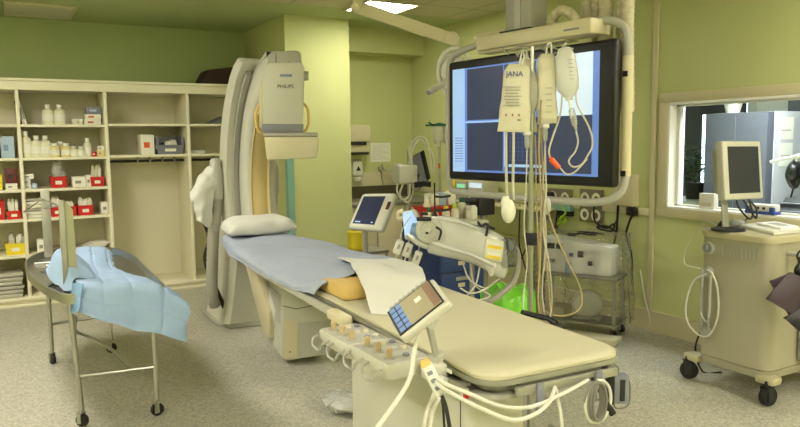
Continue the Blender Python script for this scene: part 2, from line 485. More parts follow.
for x, y, g in ((-.5, 5.2, 'lamp_shelf'), (-1.4, 1.8, 'fill_strong'), (.8, -.8, 'fill_strong'), (3.8, 1.4, 'fill_dim'), (3.5, -.8, 'fill_strong')):  # unseen panels added and tuned to light the upright faces and shelves
    ceiling_light(x-.3, y-.6, x+.3, y+.6, g, 'unseen ceiling light panel added to light the room')
ceiling_light(5.0, 2.6, 5.6, 3.8, 'fill_cool', 'unseen ceiling light panel added to brighten the control room', 2.6)  # added out of view, set forward so the cabinet front is lit

# ================================================================== SHELVING UNIT
U = [-1.46, -.665, .140, .94, 1.775, 2.58]        # left faces of the uprights
TU, DEP = .032, 8.44
su = thing('shelving_unit', 'long cream open shelving unit filled with supplies along the back wall', 'shelving unit', (.6, 8.1, 0))
for x in U: MB().lohi((x, YS, .08), (x+TU, DEP-.02, 2.16), bev=.002).build('upright', 'unit_white', su)
LV = [1.815, 1.485, 1.172, .875, .515]
for i in range(5):
    zs = LV if i < 3 else [1.825, 1.495]
    if i == 0: continue
    for z in zs: MB().lohi((U[i]+TU, YS+.008, z-.026), (U[i+1], DEP-.02, z), bev=.002).build('shelf', 'unit_white', su)
for z in LV: MB().lohi((U[0]+TU, YS+.008, z-.026), (U[1], DEP-.02, z)).build('shelf', 'unit_white', su)
mb = MB(); mb.lohi((U[0], YS-.02, 2.16), (2.612, DEP, 2.245)); mb.lohi((U[0], YS-.045, 2.235), (2.612, DEP, 2.262), bev=.004); mb.lohi((U[0], YS-.03, 2.15), (2.612, YS-.0, 2.165))
mb.build('cornice', 'unit_white', su)
mb = MB(); mb.lohi((U[0], YS-.012, .06), (2.612, DEP-.02, .092), bev=.003)
mb.build('base_board', 'unit_white', su)
mb = MB(); mb.lohi((U[0], YS+.02, 0), (2.612, DEP-.04, .06)); mb.lohi((U[0], YS-.03, 0), (2.612, YS+.02, .028), bev=.006)
mb.build('plinth', 'unit_white', su)
MB().lohi((U[0], DEP-.02, .06), (2.612, DEP, 2.2)).build('back_panel', 'unit_back', su)
for i in (3, 4):
    h = MB(); h.tube([(U[i]+TU, 8.05, 1.425), (U[i+1], 8.05, 1.425)], .014, smooth=False).build('hanging_rail', 'dark', su)
    mb = MB()
    for k in range(4): mb.lohi((U[i]+.33+.13*k, 8.035, 1.41), (U[i]+.35+.13*k, 8.065, 1.469))
    mb.build('rail_hook', 'equip_grey', su)

# ---- bottles
def bottle_proto(kind):
    t = thing('plastic_bottle', '-', 'bottle', (0, 0, 0))
    if kind == 'big':
        MB().lathe([(.05, 0), (.055, .006), (.055, .12), (.05, .145), (.024, .165), (.02, .17), (.02, .178)], n=20).build('bottle_body', 'bottle', t)
        MB().lathe([(.024, .172), (.024, .205), (.02, .208)], n=16).build('bottle_cap', 'bottle_cap', t)
        MB().lathe([(.0556, .04), (.0556, .105)], n=20).build('bottle_label', 'paper', t)
    else:
        MB().lathe([(.04, 0), (.044, .005), (.044, .085), (.036, .105), (.02, .115), (.02, .12)], n=18).build('bottle_body', 'bottle_yellow' if kind == 'yellow' else 'bottle', t)
        MB().lathe([(.025, .116), (.025, .142), (.022, .145)], n=16).build('bottle_cap', 'bottle_cap', t)
        MB().lathe([(.0446, .025), (.0446, .075)], n=18).build('bottle_label', 'paper', t)
    return t
GB = 'white bottles on the shelves'
protos = {}
def bottle(kind, px, z, y, label, s=1.0, ref=None):
    p = at(px, 140, y=y)
    L = (p.x, y, z)
    if kind not in protos:
        o = protos[kind] = bottle_proto(kind); o.location = L
        o['label'] = label; o['group'] = GB; o.scale = (s, s, s) if not isinstance(s, tuple) else s
    else: o = dup(protos[kind], loc=L, label=label, group=GB, scale=s)
    return o
bottle('big', 49.5, LV[0], 7.98, 'left one of two white bottles alone on the top shelf', (1.0, 1.0, .98))
bottle('big', 61, LV[0], 7.98, 'right one of two white bottles alone on the top shelf', (1.0, 1.0, .98))
bottle('big', 25.5, LV[1], 7.95, 'tallest white bottle at the left end of the second shelf row', (1.0, 1.0, 1.28))
bottle('big', 36, LV[1], 7.95, 'white bottle right after the tallest one on the second shelf', (1.0, 1.0, 1.06))
bottle('big', 45, LV[1], 7.95, 'white bottle just left of the small yellowish bottles on the second shelf', (1.0, 1.0, 1.06))
bottle('yellow', 54, LV[1], 7.93, 'leftmost small yellowish bottle in the second shelf row', (1.1, 1.1, .98))
bottle('yellow', 65.5, LV[1], 7.92, 'rightmost small yellowish bottle in the second shelf row', (1.1, 1.1, .98))
bottle('yellow', 60, LV[1], 8.06, 'small yellowish bottle behind the two others on the second shelf', (1.1, 1.1, 1.1))
bottle('small', 73.5, LV[1], 7.93, 'left one of the two short squat white bottles on the second shelf', (.95, .95, .75))
bottle('small', 80.5, LV[1], 7.93, 'right one of the two short squat white bottles on the second shelf', (.95, .95, .75))
bottle('small', 87, LV[1], 7.95, 'slim tall clear white bottle near the right end of the second shelf', (.88, .88, 1.32))
for px, lb in ((74.5, 'left one of two small white jars on the top shelf'), (80, 'right one of two small white jars on the top shelf')):
    p = at(px, 120, y=7.95); t = thing('jar', lb, 'jar', (p.x, 7.95, LV[0]), 'small jars on the top shelf')
    MB().lathe([(.026, 0), (.028, .004), (.028, .045)], (p.x, 7.95, LV[0])).build('jar_body', 'bottle', t)
    MB().lathe([(.03, .04), (.03, .058), (.027, .06)], (p.x, 7.95, LV[0])).build('lid', 'bottle_cap', t)

# ---- boxes
def carton(px0, px1, h, z, y, label, m='paper', d=.18, name='carton', cat='box', group='supply boxes on the shelves', band=None, rz=0, dz=0):
    a, b = at(px0, 150, y=y), at(px1, 150, y=y); w = b.x-a.x; cx = (a.x+b.x)/2
    t = thing(name, label, cat, (cx, y+d/2, z), group)
    M = Matrix.Translation((cx, y+d/2, z)) @ Matrix.Rotation(rz, 4, 'Z')
    MB(M).box((0, 0, h/2+dz), (w, d, h), bev=.004).build('box_body', m, t)
    mb = MB(M); mb.lohi((-w*.30, -d/2-.0012, h*.34), (w*(.05+.2*((px0*7) % 1)), -d/2+.001, h*.62))
    mb.build('box_label', band or 'print_grey', t)
    if h > .06: MB(M).lohi((-w/2+.002, -.012, h-.001), (w/2-.002, .012, h+.0012)).build('box_tape', 'unit_back', t)
    return t
z0 = LV[0]
carton(86, 102.5, .055, z0, 7.93, 'white flat box with red stripe at the right end of the top shelf', band='red')
carton(87, 103, .055, z0+.0555, 7.94, 'red topped white box stacked second at the right end of the top shelf', m='paper', band='red')
carton(88.5, 104, .075, z0+.111, 7.93, 'grey blue box on top of the stack on the top shelf', m='grey_plastic', band='pale_blue')
carton(91.5, 96.5, .05, LV[1], 7.93, 'small red box on the second shelf beside the slim bottle', m='red', band='paper', d=.12)
carton(97, 104.5, .065, LV[1], 7.92, 'small yellowish box at the right end of the second shelf', m='bottle_yellow', d=.12)
carton(98, 104.5, .045, LV[1]+.0655, 7.94, 'tiny pale box on the yellowish box of the second shelf', m='paper', d=.1)
carton(21.5, 29, .045, LV[2], 7.92, 'blue and white box at the bottom left of the third shelf', m='paper', band='blue_box')
carton(21.5, 28.5, .052, LV[2]+.0455, 7.93, 'middle blue and white box in the small stack of the third shelf', m='paper', band='blue_box')
carton(21, 32, .05, LV[2]+.098, 7.94, 'wide top box on the small blue and white stack of the third shelf', m='paper', band='blue_box')
carton(29.5, 35, .05, LV[2], 7.95, 'pale blue box right of the small stack on the third shelf', m='pale_blue', band='paper')
carton(70.5, 84, .105, LV[2], 7.95, 'wide plain white box between the red bins on the third shelf')
carton(84.5, 90, .12, LV[2], 7.94, 'narrow white box beside the right red bin on the third shelf')
carton(98, 107.5, .12, LV[3], 7.98, 'white carton at the right end of the fourth shelf')
carton(31, 41.5, .13, LV[4], 7.94, 'white carton on the fifth shelf behind the trolley posts')
carton(55, 66, .12, LV[4], 7.94, 'white carton on the fifth shelf behind the splash panel')
carton(1, 14.5, .215, LV[1], 7.95, 'light blue box at the left edge of the second shelf', m='pale_blue', band='blue_box')
carton(-12, .5, .215, LV[1], 7.97, 'dark grey box at the far left of the second shelf', m='dark')
carton(3, 15, .06, LV[2], 7.92, 'white box under the dark red box on the third shelf')
carton(3.5, 15.5, .15, LV[2]+.061, 7.95, 'dark red box lying on a white box on the third shelf', m='dark_red', band='dark')
# column of the wardrobe rail
a = carton(141.5, 154.6, .215, 1.495, 7.93, 'white box with an orange label on the shelf above the hanging rail', band='orange', d=.25)
carton(155.2, 158, .17, 1.495, 7.95, 'thin black box between the white box and the grey crate', m='dark', d=.25)

# ---- folders leaning
for k, (px, an, m) in enumerate(((18.2, .16, 'navy'), (20.6, .2, 'paper'), (23.2, .24, 'paper'))):
    p = at(px, 110, y=7.95)
    t = thing('folder', ('dark blue folder leaning on the left upright of the top shelf', 'white folder leaning in the middle of three on the top shelf', 'rightmost white leaning folder of three on the top shelf')[k], 'folder', (p.x, 8.02, z0), 'leaning folders on the top shelf')
    M = Matrix.Translation((p.x+.018, 8.02, z0+.003)) @ Matrix.Rotation(-an, 4, 'Y')
    MB(M).box((0, 0, .12), (.02, .2, .235), bev=.003).build('folder_cover', m, t)
    MB(M).box((0, -.101, .11), (.012, .002, .12)).build('spine_label', 'print_grey' if m == 'paper' else 'paper', t)

# ---- bins
def bin_(px0, px1, h, z, y, m, label, d=.2, fill='bags', group='coloured plastic bins on the shelves', cat='bin', name='storage_bin'):
    a, b = at(px0, 190, y=y), at(px1, 190, y=y); w = b.x-a.x; cx = (a.x+b.x)/2; cy = y+d/2
    t = thing(name, label, cat, (cx, cy, z), group); T = .004
    def sec(zz, g): return [(cx-w/2*g, cy-d/2*g, zz), (cx+w/2*g, cy-d/2*g, zz), (cx+w/2*g, cy+d/2*g, zz), (cx-w/2*g, cy+d/2*g, zz)]
    mb = MB()
    R = [[mb._v(p) for p in sec(zz, g)] for zz, g in ((z, .9), (z+h, 1.0), (z+h, 1.05), (z+h-.008, 1.05), (z+h-.008, 1.0))]
    I = [[mb._v(p) for p in sec(zz, g)] for zz, g in ((z+h, .97), (z+.006, .87))]
    mb._f(R[0][::-1]); mb.bridge(R[0], R[4]); mb.bridge(R[4], R[3]); mb.bridge(R[3], R[2]); mb.bridge(R[2], I[0]); mb.bridge(I[0], I[1]); mb._f(I[1])
    mb.build('bin_body', m, t)
    MB().lohi((cx-w*.2, cy-d/2*.97-.003, z+h*.3), (cx+w*.2, cy-d/2*.92, z+h*.62)).build('label_slot', 'paper', t)
    return t, cx, cy, w, d, z, h
def pouch(c, s, label, group, m='frosted', rot=0, seed=0, name='sterile_pouch', cat='pouch'):
    mb = MB(Matrix.Translation(c) @ Matrix.Rotation(rot, 4, 'Z'))
    mb.ell((0, 0, s[2]/2), (s[0]/2, s[1]/2, s[2]/2), 14, 8); mb.wrinkle(min(s)*.18, 30, seed)
    single(mb, name, m, label, cat, group)
def fill(b, n, label, top, group, mats=('frosted', 'paper', 'bottle'), tall=False, seed=1):
    t, cx, cy, w, d, z, h = b; rnd = random.Random(seed)
    for i in range(n):
        x = cx-w*.36+w*.72*(i+.5)/n; m = mats[i % len(mats)]
        an = rnd.uniform(-.35, .35); hh = h+top*rnd.uniform(.6, 1)
        M = Matrix.Translation((x, cy+rnd.uniform(-.03, .03)*0, z+.008)) @ Matrix.Rotation(an*.45, 4, 'Y')
        mb = MB(M)
        if tall: mb.lathe([(.012, .01), (.013, hh*.9), (.009, hh)], n=10)
        else: mb.prism([(-w*.36/n, -d*.30, .012), (w*.36/n, -d*.30, .012), (w*.56/n, -d*.34, hh*.8), (w*.42/n, -.02, hh), (-w*.42/n, -.02, hh*.94), (-w*.56/n, -d*.34, hh*.8)], (0, d*.42, 0), bev=.006); mb.wrinkle(.004, 25, i+seed)
        single(mb, 'sterile_pouch' if not tall else 'packed_syringe', m, label, 'pouch' if not tall else 'syringe', group)
b = bin_(51, 67.5, .115, LV[2], 7.93, 'red', 'red bin with a clear plastic bag in it on the third shelf')
t, cx, cy, w, d, z, h = b
mb = MB(); mb.ell((cx, cy, z+.16), (w*.36, d*.34, .145), 18, 12); mb.wrinkle(.035, 14, 3)
single(mb, 'plastic_bag', 'clear_bag', 'crumpled clear bluish plastic bag sitting in a red bin on the third shelf', 'bag')
b = bin_(91, 105, .1, LV[2], 7.93, 'red', 'red bin with upright white packs on the third shelf')
fill(b, 5, 'upright white pack standing in the right red bin of the third shelf', .13, 'upright packs in the red bin', tall=True, seed=5)
b = bin_(62.5, 75.5, .1, LV[3], 7.92, 'red', 'red bin in the middle of the fourth shelf heaped with white packs')
fill(b, 3, 'white pack heaped in the middle red bin on the fourth shelf', .05, 'packs in the middle red bin', seed=7)
b = bin_(76.5, 92.5, .105, LV[3], 7.92, 'red', 'red bin on the fourth shelf with the highest heap of white packs')
fill(b, 4, 'white pack in the highest heaped red bin on the fourth shelf', .1, 'packs in the high heaped red bin', seed=9)
b = bin_(50, 61.5, .1, LV[3], 7.92, 'red', 'red bin on the fourth shelf behind the trolley splash panel')
fill(b, 3, 'white pack in the red bin behind the trolley splash panel', .12, 'packs in the red bin behind the panel', seed=11)
b = bin_(5, 20, .085, LV[3], 7.92, 'red', 'red bin of thin packs at the left side of the fourth shelf')
fill(b, 5, 'thin white pack in the red bin at the left of the fourth shelf', .13, 'packs in the left red bin', seed=12)
b = bin_(-10, 3.5, .19, LV[3], 7.92, 'red', 'tall red bin cut by the left edge of the photo')
b = bin_(-6, 3, .15, LV[2], 7.92, 'yellow', 'yellow bin cut by the left edge on the third shelf')
b = bin_(1, 22, .115, LV[4], 7.93, 'yellow', 'yellow bin on the fifth shelf at the left', d=.24)
fill(b, 4, 'grey pack lying in the yellow bin of the fifth shelf', .09, 'packs in the yellow bin', mats=('frosted', 'silver_bag'), seed=15)
# grey crate above the rail
b = bin_(158.8, 186, .1, 1.495, 7.93, 'grey_plastic', 'open grey crate on the shelf above the hanging rail', d=.26, cat='crate', name='storage_crate', group='grey crates')
t, cx, cy, w, d, z, h = b
mb = MB()
for sx in (-1, 1): mb.lohi((cx+sx*(w/2-.01)-.014, cy-d/2+.01, z+.09), (cx+sx*(w/2-.01)+.014, cy+d/2-.01, z+.19), bev=.004)
mb.lohi((cx-w/2+.01, cy+d/2-.02, z+.09), (cx+w/2-.01, cy+d/2-.005, z+.19))
mb.build('raised_side', 'grey_plastic', t)
for k, x in enumerate((-.06, .03, .09)):
    mb = MB(Matrix.Translation((cx+x, cy, z+.014)) @ Matrix.Rotation(.5-k*.4, 4, 'Y')); mb.box((0, 0, .075), (.06, .1, .13), bev=.015); mb.wrinkle(.012, 20, k)
    single(mb, 'paper_pack', 'paper', 'white pack tossed in the open grey crate', 'pack', 'packs in the grey crate')
# right-hand column
mb = MB(Matrix.Translation((2.13, 8.0, 1.825)) @ Matrix.Rotation(.3, 4, 'Z')); mb.prism([(-.12, -.07, 0), (.13, -.07, 0), (.13, -.07, .09), (.09, -.07, .09)], (0, .14, 0), bev=.006)
single(mb, 'wedge_case', 'grey_plastic', 'grey wedge shaped case on the shelf right of the top compartments', 'case')
mb = MB(); mb.box((1.9, 8.0, 1.515), (.17, .16, .04), bev=.012); mb.wrinkle(.006, 20)
single(mb, 'folded_towel', 'linen', 'small folded white towel on the shelf near the imaging stand', 'towel')
# folded packs and papers
for k in range(6):
    p = at(31.5, 190, y=8.0)
    mb = MB(Matrix.Translation((p.x, 8.02, LV[3]+.0335*k+.016)) @ Matrix.Rotation((k % 3-1)*.12, 4, 'Z')); mb.box((0, 0, 0), (.17, .17, .031), bev=.01); mb.wrinkle(.006, 22, k)
    single(mb, 'folded_pack', ('frosted', 'paper', 'silver_bag')[k % 3], ('bottom', 'second lowest', 'third from bottom', 'third from top', 'second from top', 'topmost')[k]+' flat pack of the pile left on the fourth shelf', 'pack', 'flat packs piled on the fourth shelf')
for k in range(4):
    mb = MB(Matrix.Translation((.76+.03*k, 8.02, LV[4]+.004+.016*k)) @ Matrix.Rotation((k-1.5)*.1, 4, 'Z'))
    mb.box((0, 0, .006), (.26-.03*k, .2, .013), bev=.003); mb.wrinkle(.003, 14, k)
    single(mb, 'paper_pack', 'paper', ('lowest', 'second', 'third', 'topmost')[k]+' flat white pack of the low pile right on the fifth shelf', 'pack', 'flat packs on the fifth shelf')
for k in range(6):
    mb = MB(Matrix.Translation((-.12+.01*k, 8.03, .092+.042*k)) @ Matrix.Rotation((k % 3-1)*.05, 4, 'Z'))
    mb.box((0, 0, .0195), (.45-.02*k, .34, .037), bev=.013); mb.wrinkle(.006, 16, k+4)
    single(mb, 'foil_bag', 'silver_bag', ('lowest', 'second lowest', 'third lowest', 'third from top', 'second from top', 'topmost')[k]+' silver bag of the pile at the unit bottom left', 'bag', 'silver bags at the unit bottom')
p = at(43, 290, y=7.95)
mb = MB().box((p.x+.06, 8.05, .092+.09), (.18, .2, .18), bev=.005)
single(mb, 'floor_carton', 'unit_white', 'plain cream carton at the unit bottom behind the trolley leg', 'box')
# brown case on top of the unit
t = thing('carrying_case', 'dark brown carrying case lying on top of the shelving unit', 'case', (2.2, 8.15, 2.262))
a, b_, c_, d_ = at(199, 84, y=8.0), at(207, 70, y=8.0), at(246, 65, y=8.0), at(250, 84, y=8.0)
MB().prism([(a.x, 7.98, 2.2625), (b_.x, 7.98, 2.432), (c_.x, 7.98, 2.50), (2.6, 7.98, 2.2625)], (0, .32, 0), bev=.008).build('case_body', 'brown_case', t)
mb = MB(); mb.tube([(2.3, 7.98, 2.36), (2.31, 7.955, 2.375), (2.38, 7.955, 2.385), (2.39, 7.98, 2.375)], .006)
mb.build('case_handle', 'dark', t)
def deep(px, py, d): return EYE + ray(px, py)*d     # point of the room d metres in front of the viewer
# ================================================================== EXAMINATION TABLE
TA = math.radians(-2.2); TO = Vector((1.488, 1.605, 0))
TM = Matrix.Translation(TO) @ Matrix.Rotation(TA, 4, 'Z')
def tp(x, y, z): return TM @ Vector((x, y, z))
tb = thing('examination_table', 'long cream padded examination table with steel rim in the room centre', 'table', (1.5, 2.4, 0))
def outline(hw, y0, y1, hw2, r, z, n=6, taper=2.7):
    P = []
    for cx, cy, a0 in ((hw-r, y0+r, -PI/2), (None, None, None), (-hw+r, y0+r, PI)):
        if cx is None:
            P += [Vector((hw, taper, z)), Vector((hw2, y1-.15, z)), Vector((hw2*.75, y1, z)), Vector((-hw2*.75, y1, z)), Vector((-hw2, y1-.15, z)), Vector((-hw, taper, z))]
            continue
        for k in range(n+1):
            a = a0+PI/2*k/n; P.append(Vector((cx+r*math.cos(a), cy+r*math.sin(a), z)))
    return P
def slab(levels, name, m, parent):
    mb = MB(TM); rings = [[mb._v(p) for p in outline(*l)] for l in levels]
    for a, b in zip(rings, rings[1:]): mb.bridge(a, b)
    mb._f(rings[0][::-1]); mb._f(rings[-1]); return mb.build(name, m, parent, angle=50)
slab([(.284, .0, 3.70, .19, .085, .882), (.288, -.003, 3.7, .195, .10, .887), (.288, -.003, 3.7, .195, .10, .894), (.278, .006, 3.69, .185, .085, .900), (.26, .035, 3.66, .16, .075, .902)], 'mattress', 'mattress', tb)
slab([(.280, .002, 3.70, .18, .08, .862), (.293, -.008, 3.71, .198, .104, .866), (.293, -.008, 3.71, .198, .104, .8815)], 'tabletop', 'dull_steel', tb)
slab([(.24, .04, 3.6, .15, .05, .83), (.275, .018, 3.68, .18, .08, .8615)], 'tabletop_underside', 'equip_grey', tb)
# cream side rail on the near side with its end block
mb = MB(TM); mb.lohi((-.325, 1.10, .84), (-.305, 2.55, .876), bev=.005); 
for y in (1.15, 1.6, 2.1, 2.5): mb.lohi((-.31, y, .845), (-.27, y+.03, .86))
mb.build('side_rail', 'equip_mid', tb)
MB(TM).lohi((-.36, .93, .846), (-.304, 1.10, .888), bev=.012).build('rail_end_block', 'equip_warm', tb)
mb = MB(TM); mb.lohi((-.325, .05, .842), (-.310, .92, .858), bev=.003)
for y in (.1, .5, .85): mb.lohi((-.312, y, .845), (-.27, y+.03, .855))
mb.build('accessory_rail', 'dull_steel', tb)
mb = MB(TM); mb.lohi((.310, .12, .838), (.325, 2.4, .856), bev=.003)
for y in (.2, .7, 1.3, 2.0): mb.lohi((.27, y, .842), (.312, y+.03, .852))
mb.build('accessory_rail', 'dull_steel', tb)
# foot end: curved apron, bumper, foot bracket
mb = MB(TM)
A = outline(.285, .01, 1.2, .28, .10, .815, taper=.9); B = outline(.285, .01, 1.2, .28, .10, .8295, taper=.9)
a = [mb._v(p) for p in A]; b = [mb._v(p) for p in B]; mb.bridge(a, b); mb._f(a[::-1]); mb._f(b)
mb.build('foot_apron', 'equip_grey', tb)
mb = MB(TM); mb.lohi((-.19, -.03, .833), (.215, -.014, .86), bev=.003); mb.lohi((-.17, -.016, .84), (-.15, .05, .855)); mb.lohi((.20, -.016, .84), (.22, .05, .855))
mb.build('foot_rail', 'dull_steel', tb)
for x in (-.11, .125):
    mb = MB(TM); mb.lohi((x-.012, -.042, .805), (x+.012, -.03, .868), bev=.003)
    mb.tube([(x-.012, -.036, .81), (x-.012, -.036, .77), (x+.014, -.036, .77), (x+.014, -.036, .79)], .005, smooth=False)
    mb.build('rail_clamp', 'grey_plastic', tb)
M = TM @ Matrix.Translation((-.29, .10, .822)) @ Matrix.Rotation(-PI/2, 4, 'Y')
MB(M).lathe([(.019, 0), (.019, .006), (.012, .006), (.012, .014), (.01, .016)], n=20).build('emergency_button', 'red', tb)
MB(M).lathe([(.0095, .0155), (.0095, .0166), (.005, .017)], n=16).build('button_mark', 'white', tb)
MB(TM).lohi((-.3045, .16, .868), (-.3025, .215, .880)).build('rating_label', 'paper', tb)
# pedestal
mb = MB(TM); mb.lohi((-.235, .17, .10), (.0, 1.14, .80), bev=.03, seg=4); mb.lohi((-.215, .2, .05), (-.02, 1.05, .12))
mb.build('pedestal', 'equip', tb)
MB(TM).lohi((-.2365, .215, .12), (-.2335, .219, .79)).build('pedestal_seam', 'dark', tb)
MB(TM).lohi((-.3, .05, 0), (.3, 1.35, .05), bev=.015).build('base_plate', 'equip_grey', tb)
MB(TM).lohi((-.245, .12, .775), (.07, 1.15, .8145), bev=.012).build('pedestal_head', 'equip_mid', tb)

# ---- linen on the table
mb = MB(TM).net([[(-.20, 3.70, .83), (-.17, 3.72, .89), (0, 3.74, .905), (.18, 3.72, .89), (.2, 3.70, .83)],
                 [(-.235, 3.4, .835), (-.21, 3.4, .909), (0, 3.4, .915), (.22, 3.4, .909), (.25, 3.4, .83)],
                 [(-.315, 2.75, .845), (-.29, 2.75, .911), (0, 2.75, .93), (.28, 2.75, .92), (.325, 2.75, .83)],
                 [(-.327, 2.1, .862), (-.30, 2.1, .909), (0, 2.1, .945), (.29, 2.1, .93), (.33, 2.1, .83)],
                 [(-.335, 1.72, .87), (-.30, 1.7, .911), (0, 1.7, .965), (.29, 1.72, .95), (.33, 1.75, .85)],
                 [(-.315, 1.36, .90), (-.275, 1.31, .962), (0, 1.34, .988), (.29, 1.50, .95), (.33, 1.55, .85)]], 44, 64, .006, .010, 5, 2)
mb.wrinkle(.010, 13, 4)
single(mb, 'bed_sheet', 'sheet_blue', 'pale blue sheet spread over the head half of the examination table', 'sheet')
mb = MB(TM).net([[(-.22, 3.98, .985), (-.1, 4.0, .995), (.08, 4.0, .995), (.2, 3.97, .985)],
                 [(-.235, 3.85, 1.0), (-.1, 3.85, 1.055), (.08, 3.85, 1.06), (.215, 3.85, 1.005)],
                 [(-.245, 3.66, .995), (-.1, 3.65, 1.05), (.1, 3.65, 1.05), (.225, 3.66, 1.0)],
                 [(-.235, 3.5, .955), (-.1, 3.47, .985), (.1, 3.47, .98), (.225, 3.5, .955)]], 2, 2)
mb.bm.free(); mb = MB(TM @ Matrix.Translation((.035, 3.48, .972)) @ Matrix.Rotation(-.10, 4, 'Z'))
def pil(u, v):
    a, b = (u*2-1), (v*2-1); p = 1-a**4; q = 1-b**4
    return a, b, (max(p, 0)**.5)*(max(q, 0)**.5)
mb.grid(lambda u, v: ((u*2-1)*.27*(1-.06*(v*2-1)**2), (v*2-1)*.2*(1-.05*(u*2-1)**2), .085*pil(u, v)[2]), 24, 20)
mb.grid(lambda u, v: ((u*2-1)*.27*(1-.06*(v*2-1)**2), (v*2-1)*.2*(1-.05*(u*2-1)**2), -.05*pil(u, v)[2]), 24, 20)
bmesh.ops.remove_doubles(mb.bm, verts=mb.bm.verts, dist=.0008); mb.wrinkle(.02, 8, 3)
single(mb, 'pillow', 'linen', 'white pillow at the head of the examination table under the scanner', 'pillow', angle=80)
# yellow foam pad poking out of the sheet
mb = MB(TM)
pr = [(.145*math.cos(a), .903+.07*max(math.sin(a), 0)**.5) for a in [PI*k/16 for k in range(17)]]
mb.prism([(-.265, 1.27+x, z) for x, z in pr], (.33, 0, 0), bev=.012, seg=3)
single(mb, 'foam_support', 'foam_yellow', 'yellow foam support pad poking out from under the blue sheet', 'pad')
mb = MB(TM).net([[(-.02, 1.80, .975), (.10, 1.64, .988), (.24, 1.42, .988)],
                 [(-.07, 1.54, 1.002), (.05, 1.40, 1.006), (.18, 1.22, .990)],
                 [(-.13, 1.32, 1.004), (.0, 1.17, 1.0), (.11, 1.06, .972)],
                 [(-.18, 1.12, .978), (-.06, 1.0, .940), (.04, .90, .915)],
                 [(-.25, .86, .909), (-.18, .78, .909), (-.09, .73, .909)]], 26, 30, .004, .010, 7, 5)
single(mb, 'paper_towel', 'linen', 'crumpled white paper sheet laid over the yellow pad on the table', 'sheet')

# ---- control consoles on the side rail
def console(c, label, dz):
    t = thing('control_console', label, 'control panel', (c[0], c[1], .84), 'control consoles on the table side rail')
    M = Matrix.Translation((c[0], c[1], dz))
    mb = MB(M); w, l = .09, .138
    secs = [(.825, .86, .93), (.85, 1, 1), (.873, 1, 1), (.88, .97, .98)]
    rings = []
    for z, gx, gy in secs:
        P = []
        for sx, sy, a0 in ((1, -1, -PI/2), (1, 1, 0), (-1, 1, PI/2), (-1, -1, PI)):
            for k in range(5):
                a = a0+PI/2*k/4; P.append((sx*(w*gx-.025)+.025*math.cos(a), sy*(l*gy-.025)+.025*math.sin(a), z))
        rings.append([mb._v(p) for p in P])
    for a, b in zip(rings, rings[1:]): mb.bridge(a, b)
    mb._f(rings[0][::-1]); mb._f(rings[-1]); mb.build('console_body', 'equip', t)
    mb = MB(M); mb.lohi((-.08, -.122, .8795), (.08, .122, .8815), bev=.0008); mb.build('top_plate', 'equip_mid', t)
    for k, y in enumerate((.08, .0, -.08)):
        x = -.045
        s = MB(M).lathe([(.022, .881), (.020, .884), (.010, .887)], (x, y, 0), 18).build('knob_collar', 'equip_grey', t)
        MB(M).lathe([(.008, .885), (.010, .891), (.0115, .909), (.0105, .915), (.007, .918)], (x, y, 0), 16).build('joystick_knob', 'brass_knob', t)
    for k in range(6):
        x, y = .02+.035*(k % 2), .08-.08*(k//2)
        MB(M).lathe([(.012, .881), (.0115, .888), (.01, .890)], (x, y, 0), 16).build('push_button', ('equip_warm', 'grey_plastic', 'equip')[k % 3], t)
    for y0, y1 in ((-.12, -.02), (.02, .12)):
        MB(M).tube([(-.093, y0, .862), (-.118, y0+.003, .85), (-.124, (y0+y1)/2-.03, .825), (-.124, (y0+y1)/2+.03, .825), (-.118, y1-.003, .85), (-.093, y1, .862)], .005).build('guard_handle', 'equip_grey', t)
    mb = MB(M); mb.lohi((.06, -.03, .83), (.10, .03, .85), bev=.004); mb.build('rail_clamp', 'equip_grey', t)
    return t
console((1.13, 2.365), 'far control console with brass knobs nearest the pillow end of the table', -.012)
console((1.125, 2.065), 'near control console with brass knobs beside the touch screen', 0)

# ---- touch screen on its arm
ts = thing('touch_screen', 'tilted touch screen panel on a jointed arm at the table side', 'screen', tp(-.36, .22, .85))
g = [deep(388.5, 312.5, 2.18), deep(400.5, 334, 2.07), deep(443.5, 300, 2.07), deep(426, 280.5, 2.18)]
rx = (g[2]-g[1]).normalized(); uy = (g[0]-g[1]); uy = (uy-rx*uy.dot(rx)).normalized(); nz = rx.cross(uy)
cen = (g[0]+g[1]+g[2]+g[3])/4; sw = ((g[2]-g[1]).length+(g[3]-g[0]).length)/4; sh = ((g[0]-g[1]).length+(g[3]-g[2]).length)/4
SM = Matrix(((rx.x, uy.x, nz.x, cen.x), (rx.y, uy.y, nz.y, cen.y), (rx.z, uy.z, nz.z, cen.z), (0, 0, 0, 1)))
MB(SM).box((0.004, -.004, -.021), (sw*2+.026, sh*2+.024, .03), bev=.010, seg=3).build('screen_housing', 'equip', ts)
MB(SM).box((0, 0, -.0027), (sw*2+.008, sh*2+.008, .003)).build('screen_bezel', 'dark', ts)
mb = MB(SM).box((.02, 0, -.0008), (sw*2-.044, sh*2, .001)); mb.build('display', 'ts_tan', ts)
mb = MB(SM).box((sw-.016, 0, -.0002), (.026, sh*1.9, .001)); mb.build('display_column', 'ts_brown', ts)
mb = MB(SM)
for i in range(2):
    for j in range(5): mb.box((-sw+.013+.022*i, -sh+.012+.0205*j*sh/.05, 0), (.018, .016*sh/.05, .001))
mb.build('display_keys', 'ts_blue', ts)
MB(SM).box((.02, sh*.3, .0), (.022, .02, .001)).build('display_icon', 'paper', ts)
mb = MB(SM); mb.box((.0, sh+.018, -.018), (sw*1.9, .018, .022), bev=.006)
for k in range(8): mb.box((-sw*.8+k*sw*.22, sh+.018, -.006), (.012, .01, .006), bev=.002)
mb.build('button_strip', 'equip_mid', ts)
j0 = SM @ Vector((sw*.08, -sh*.9, -.035)); j1 = tp(-.315, .235, .905); 
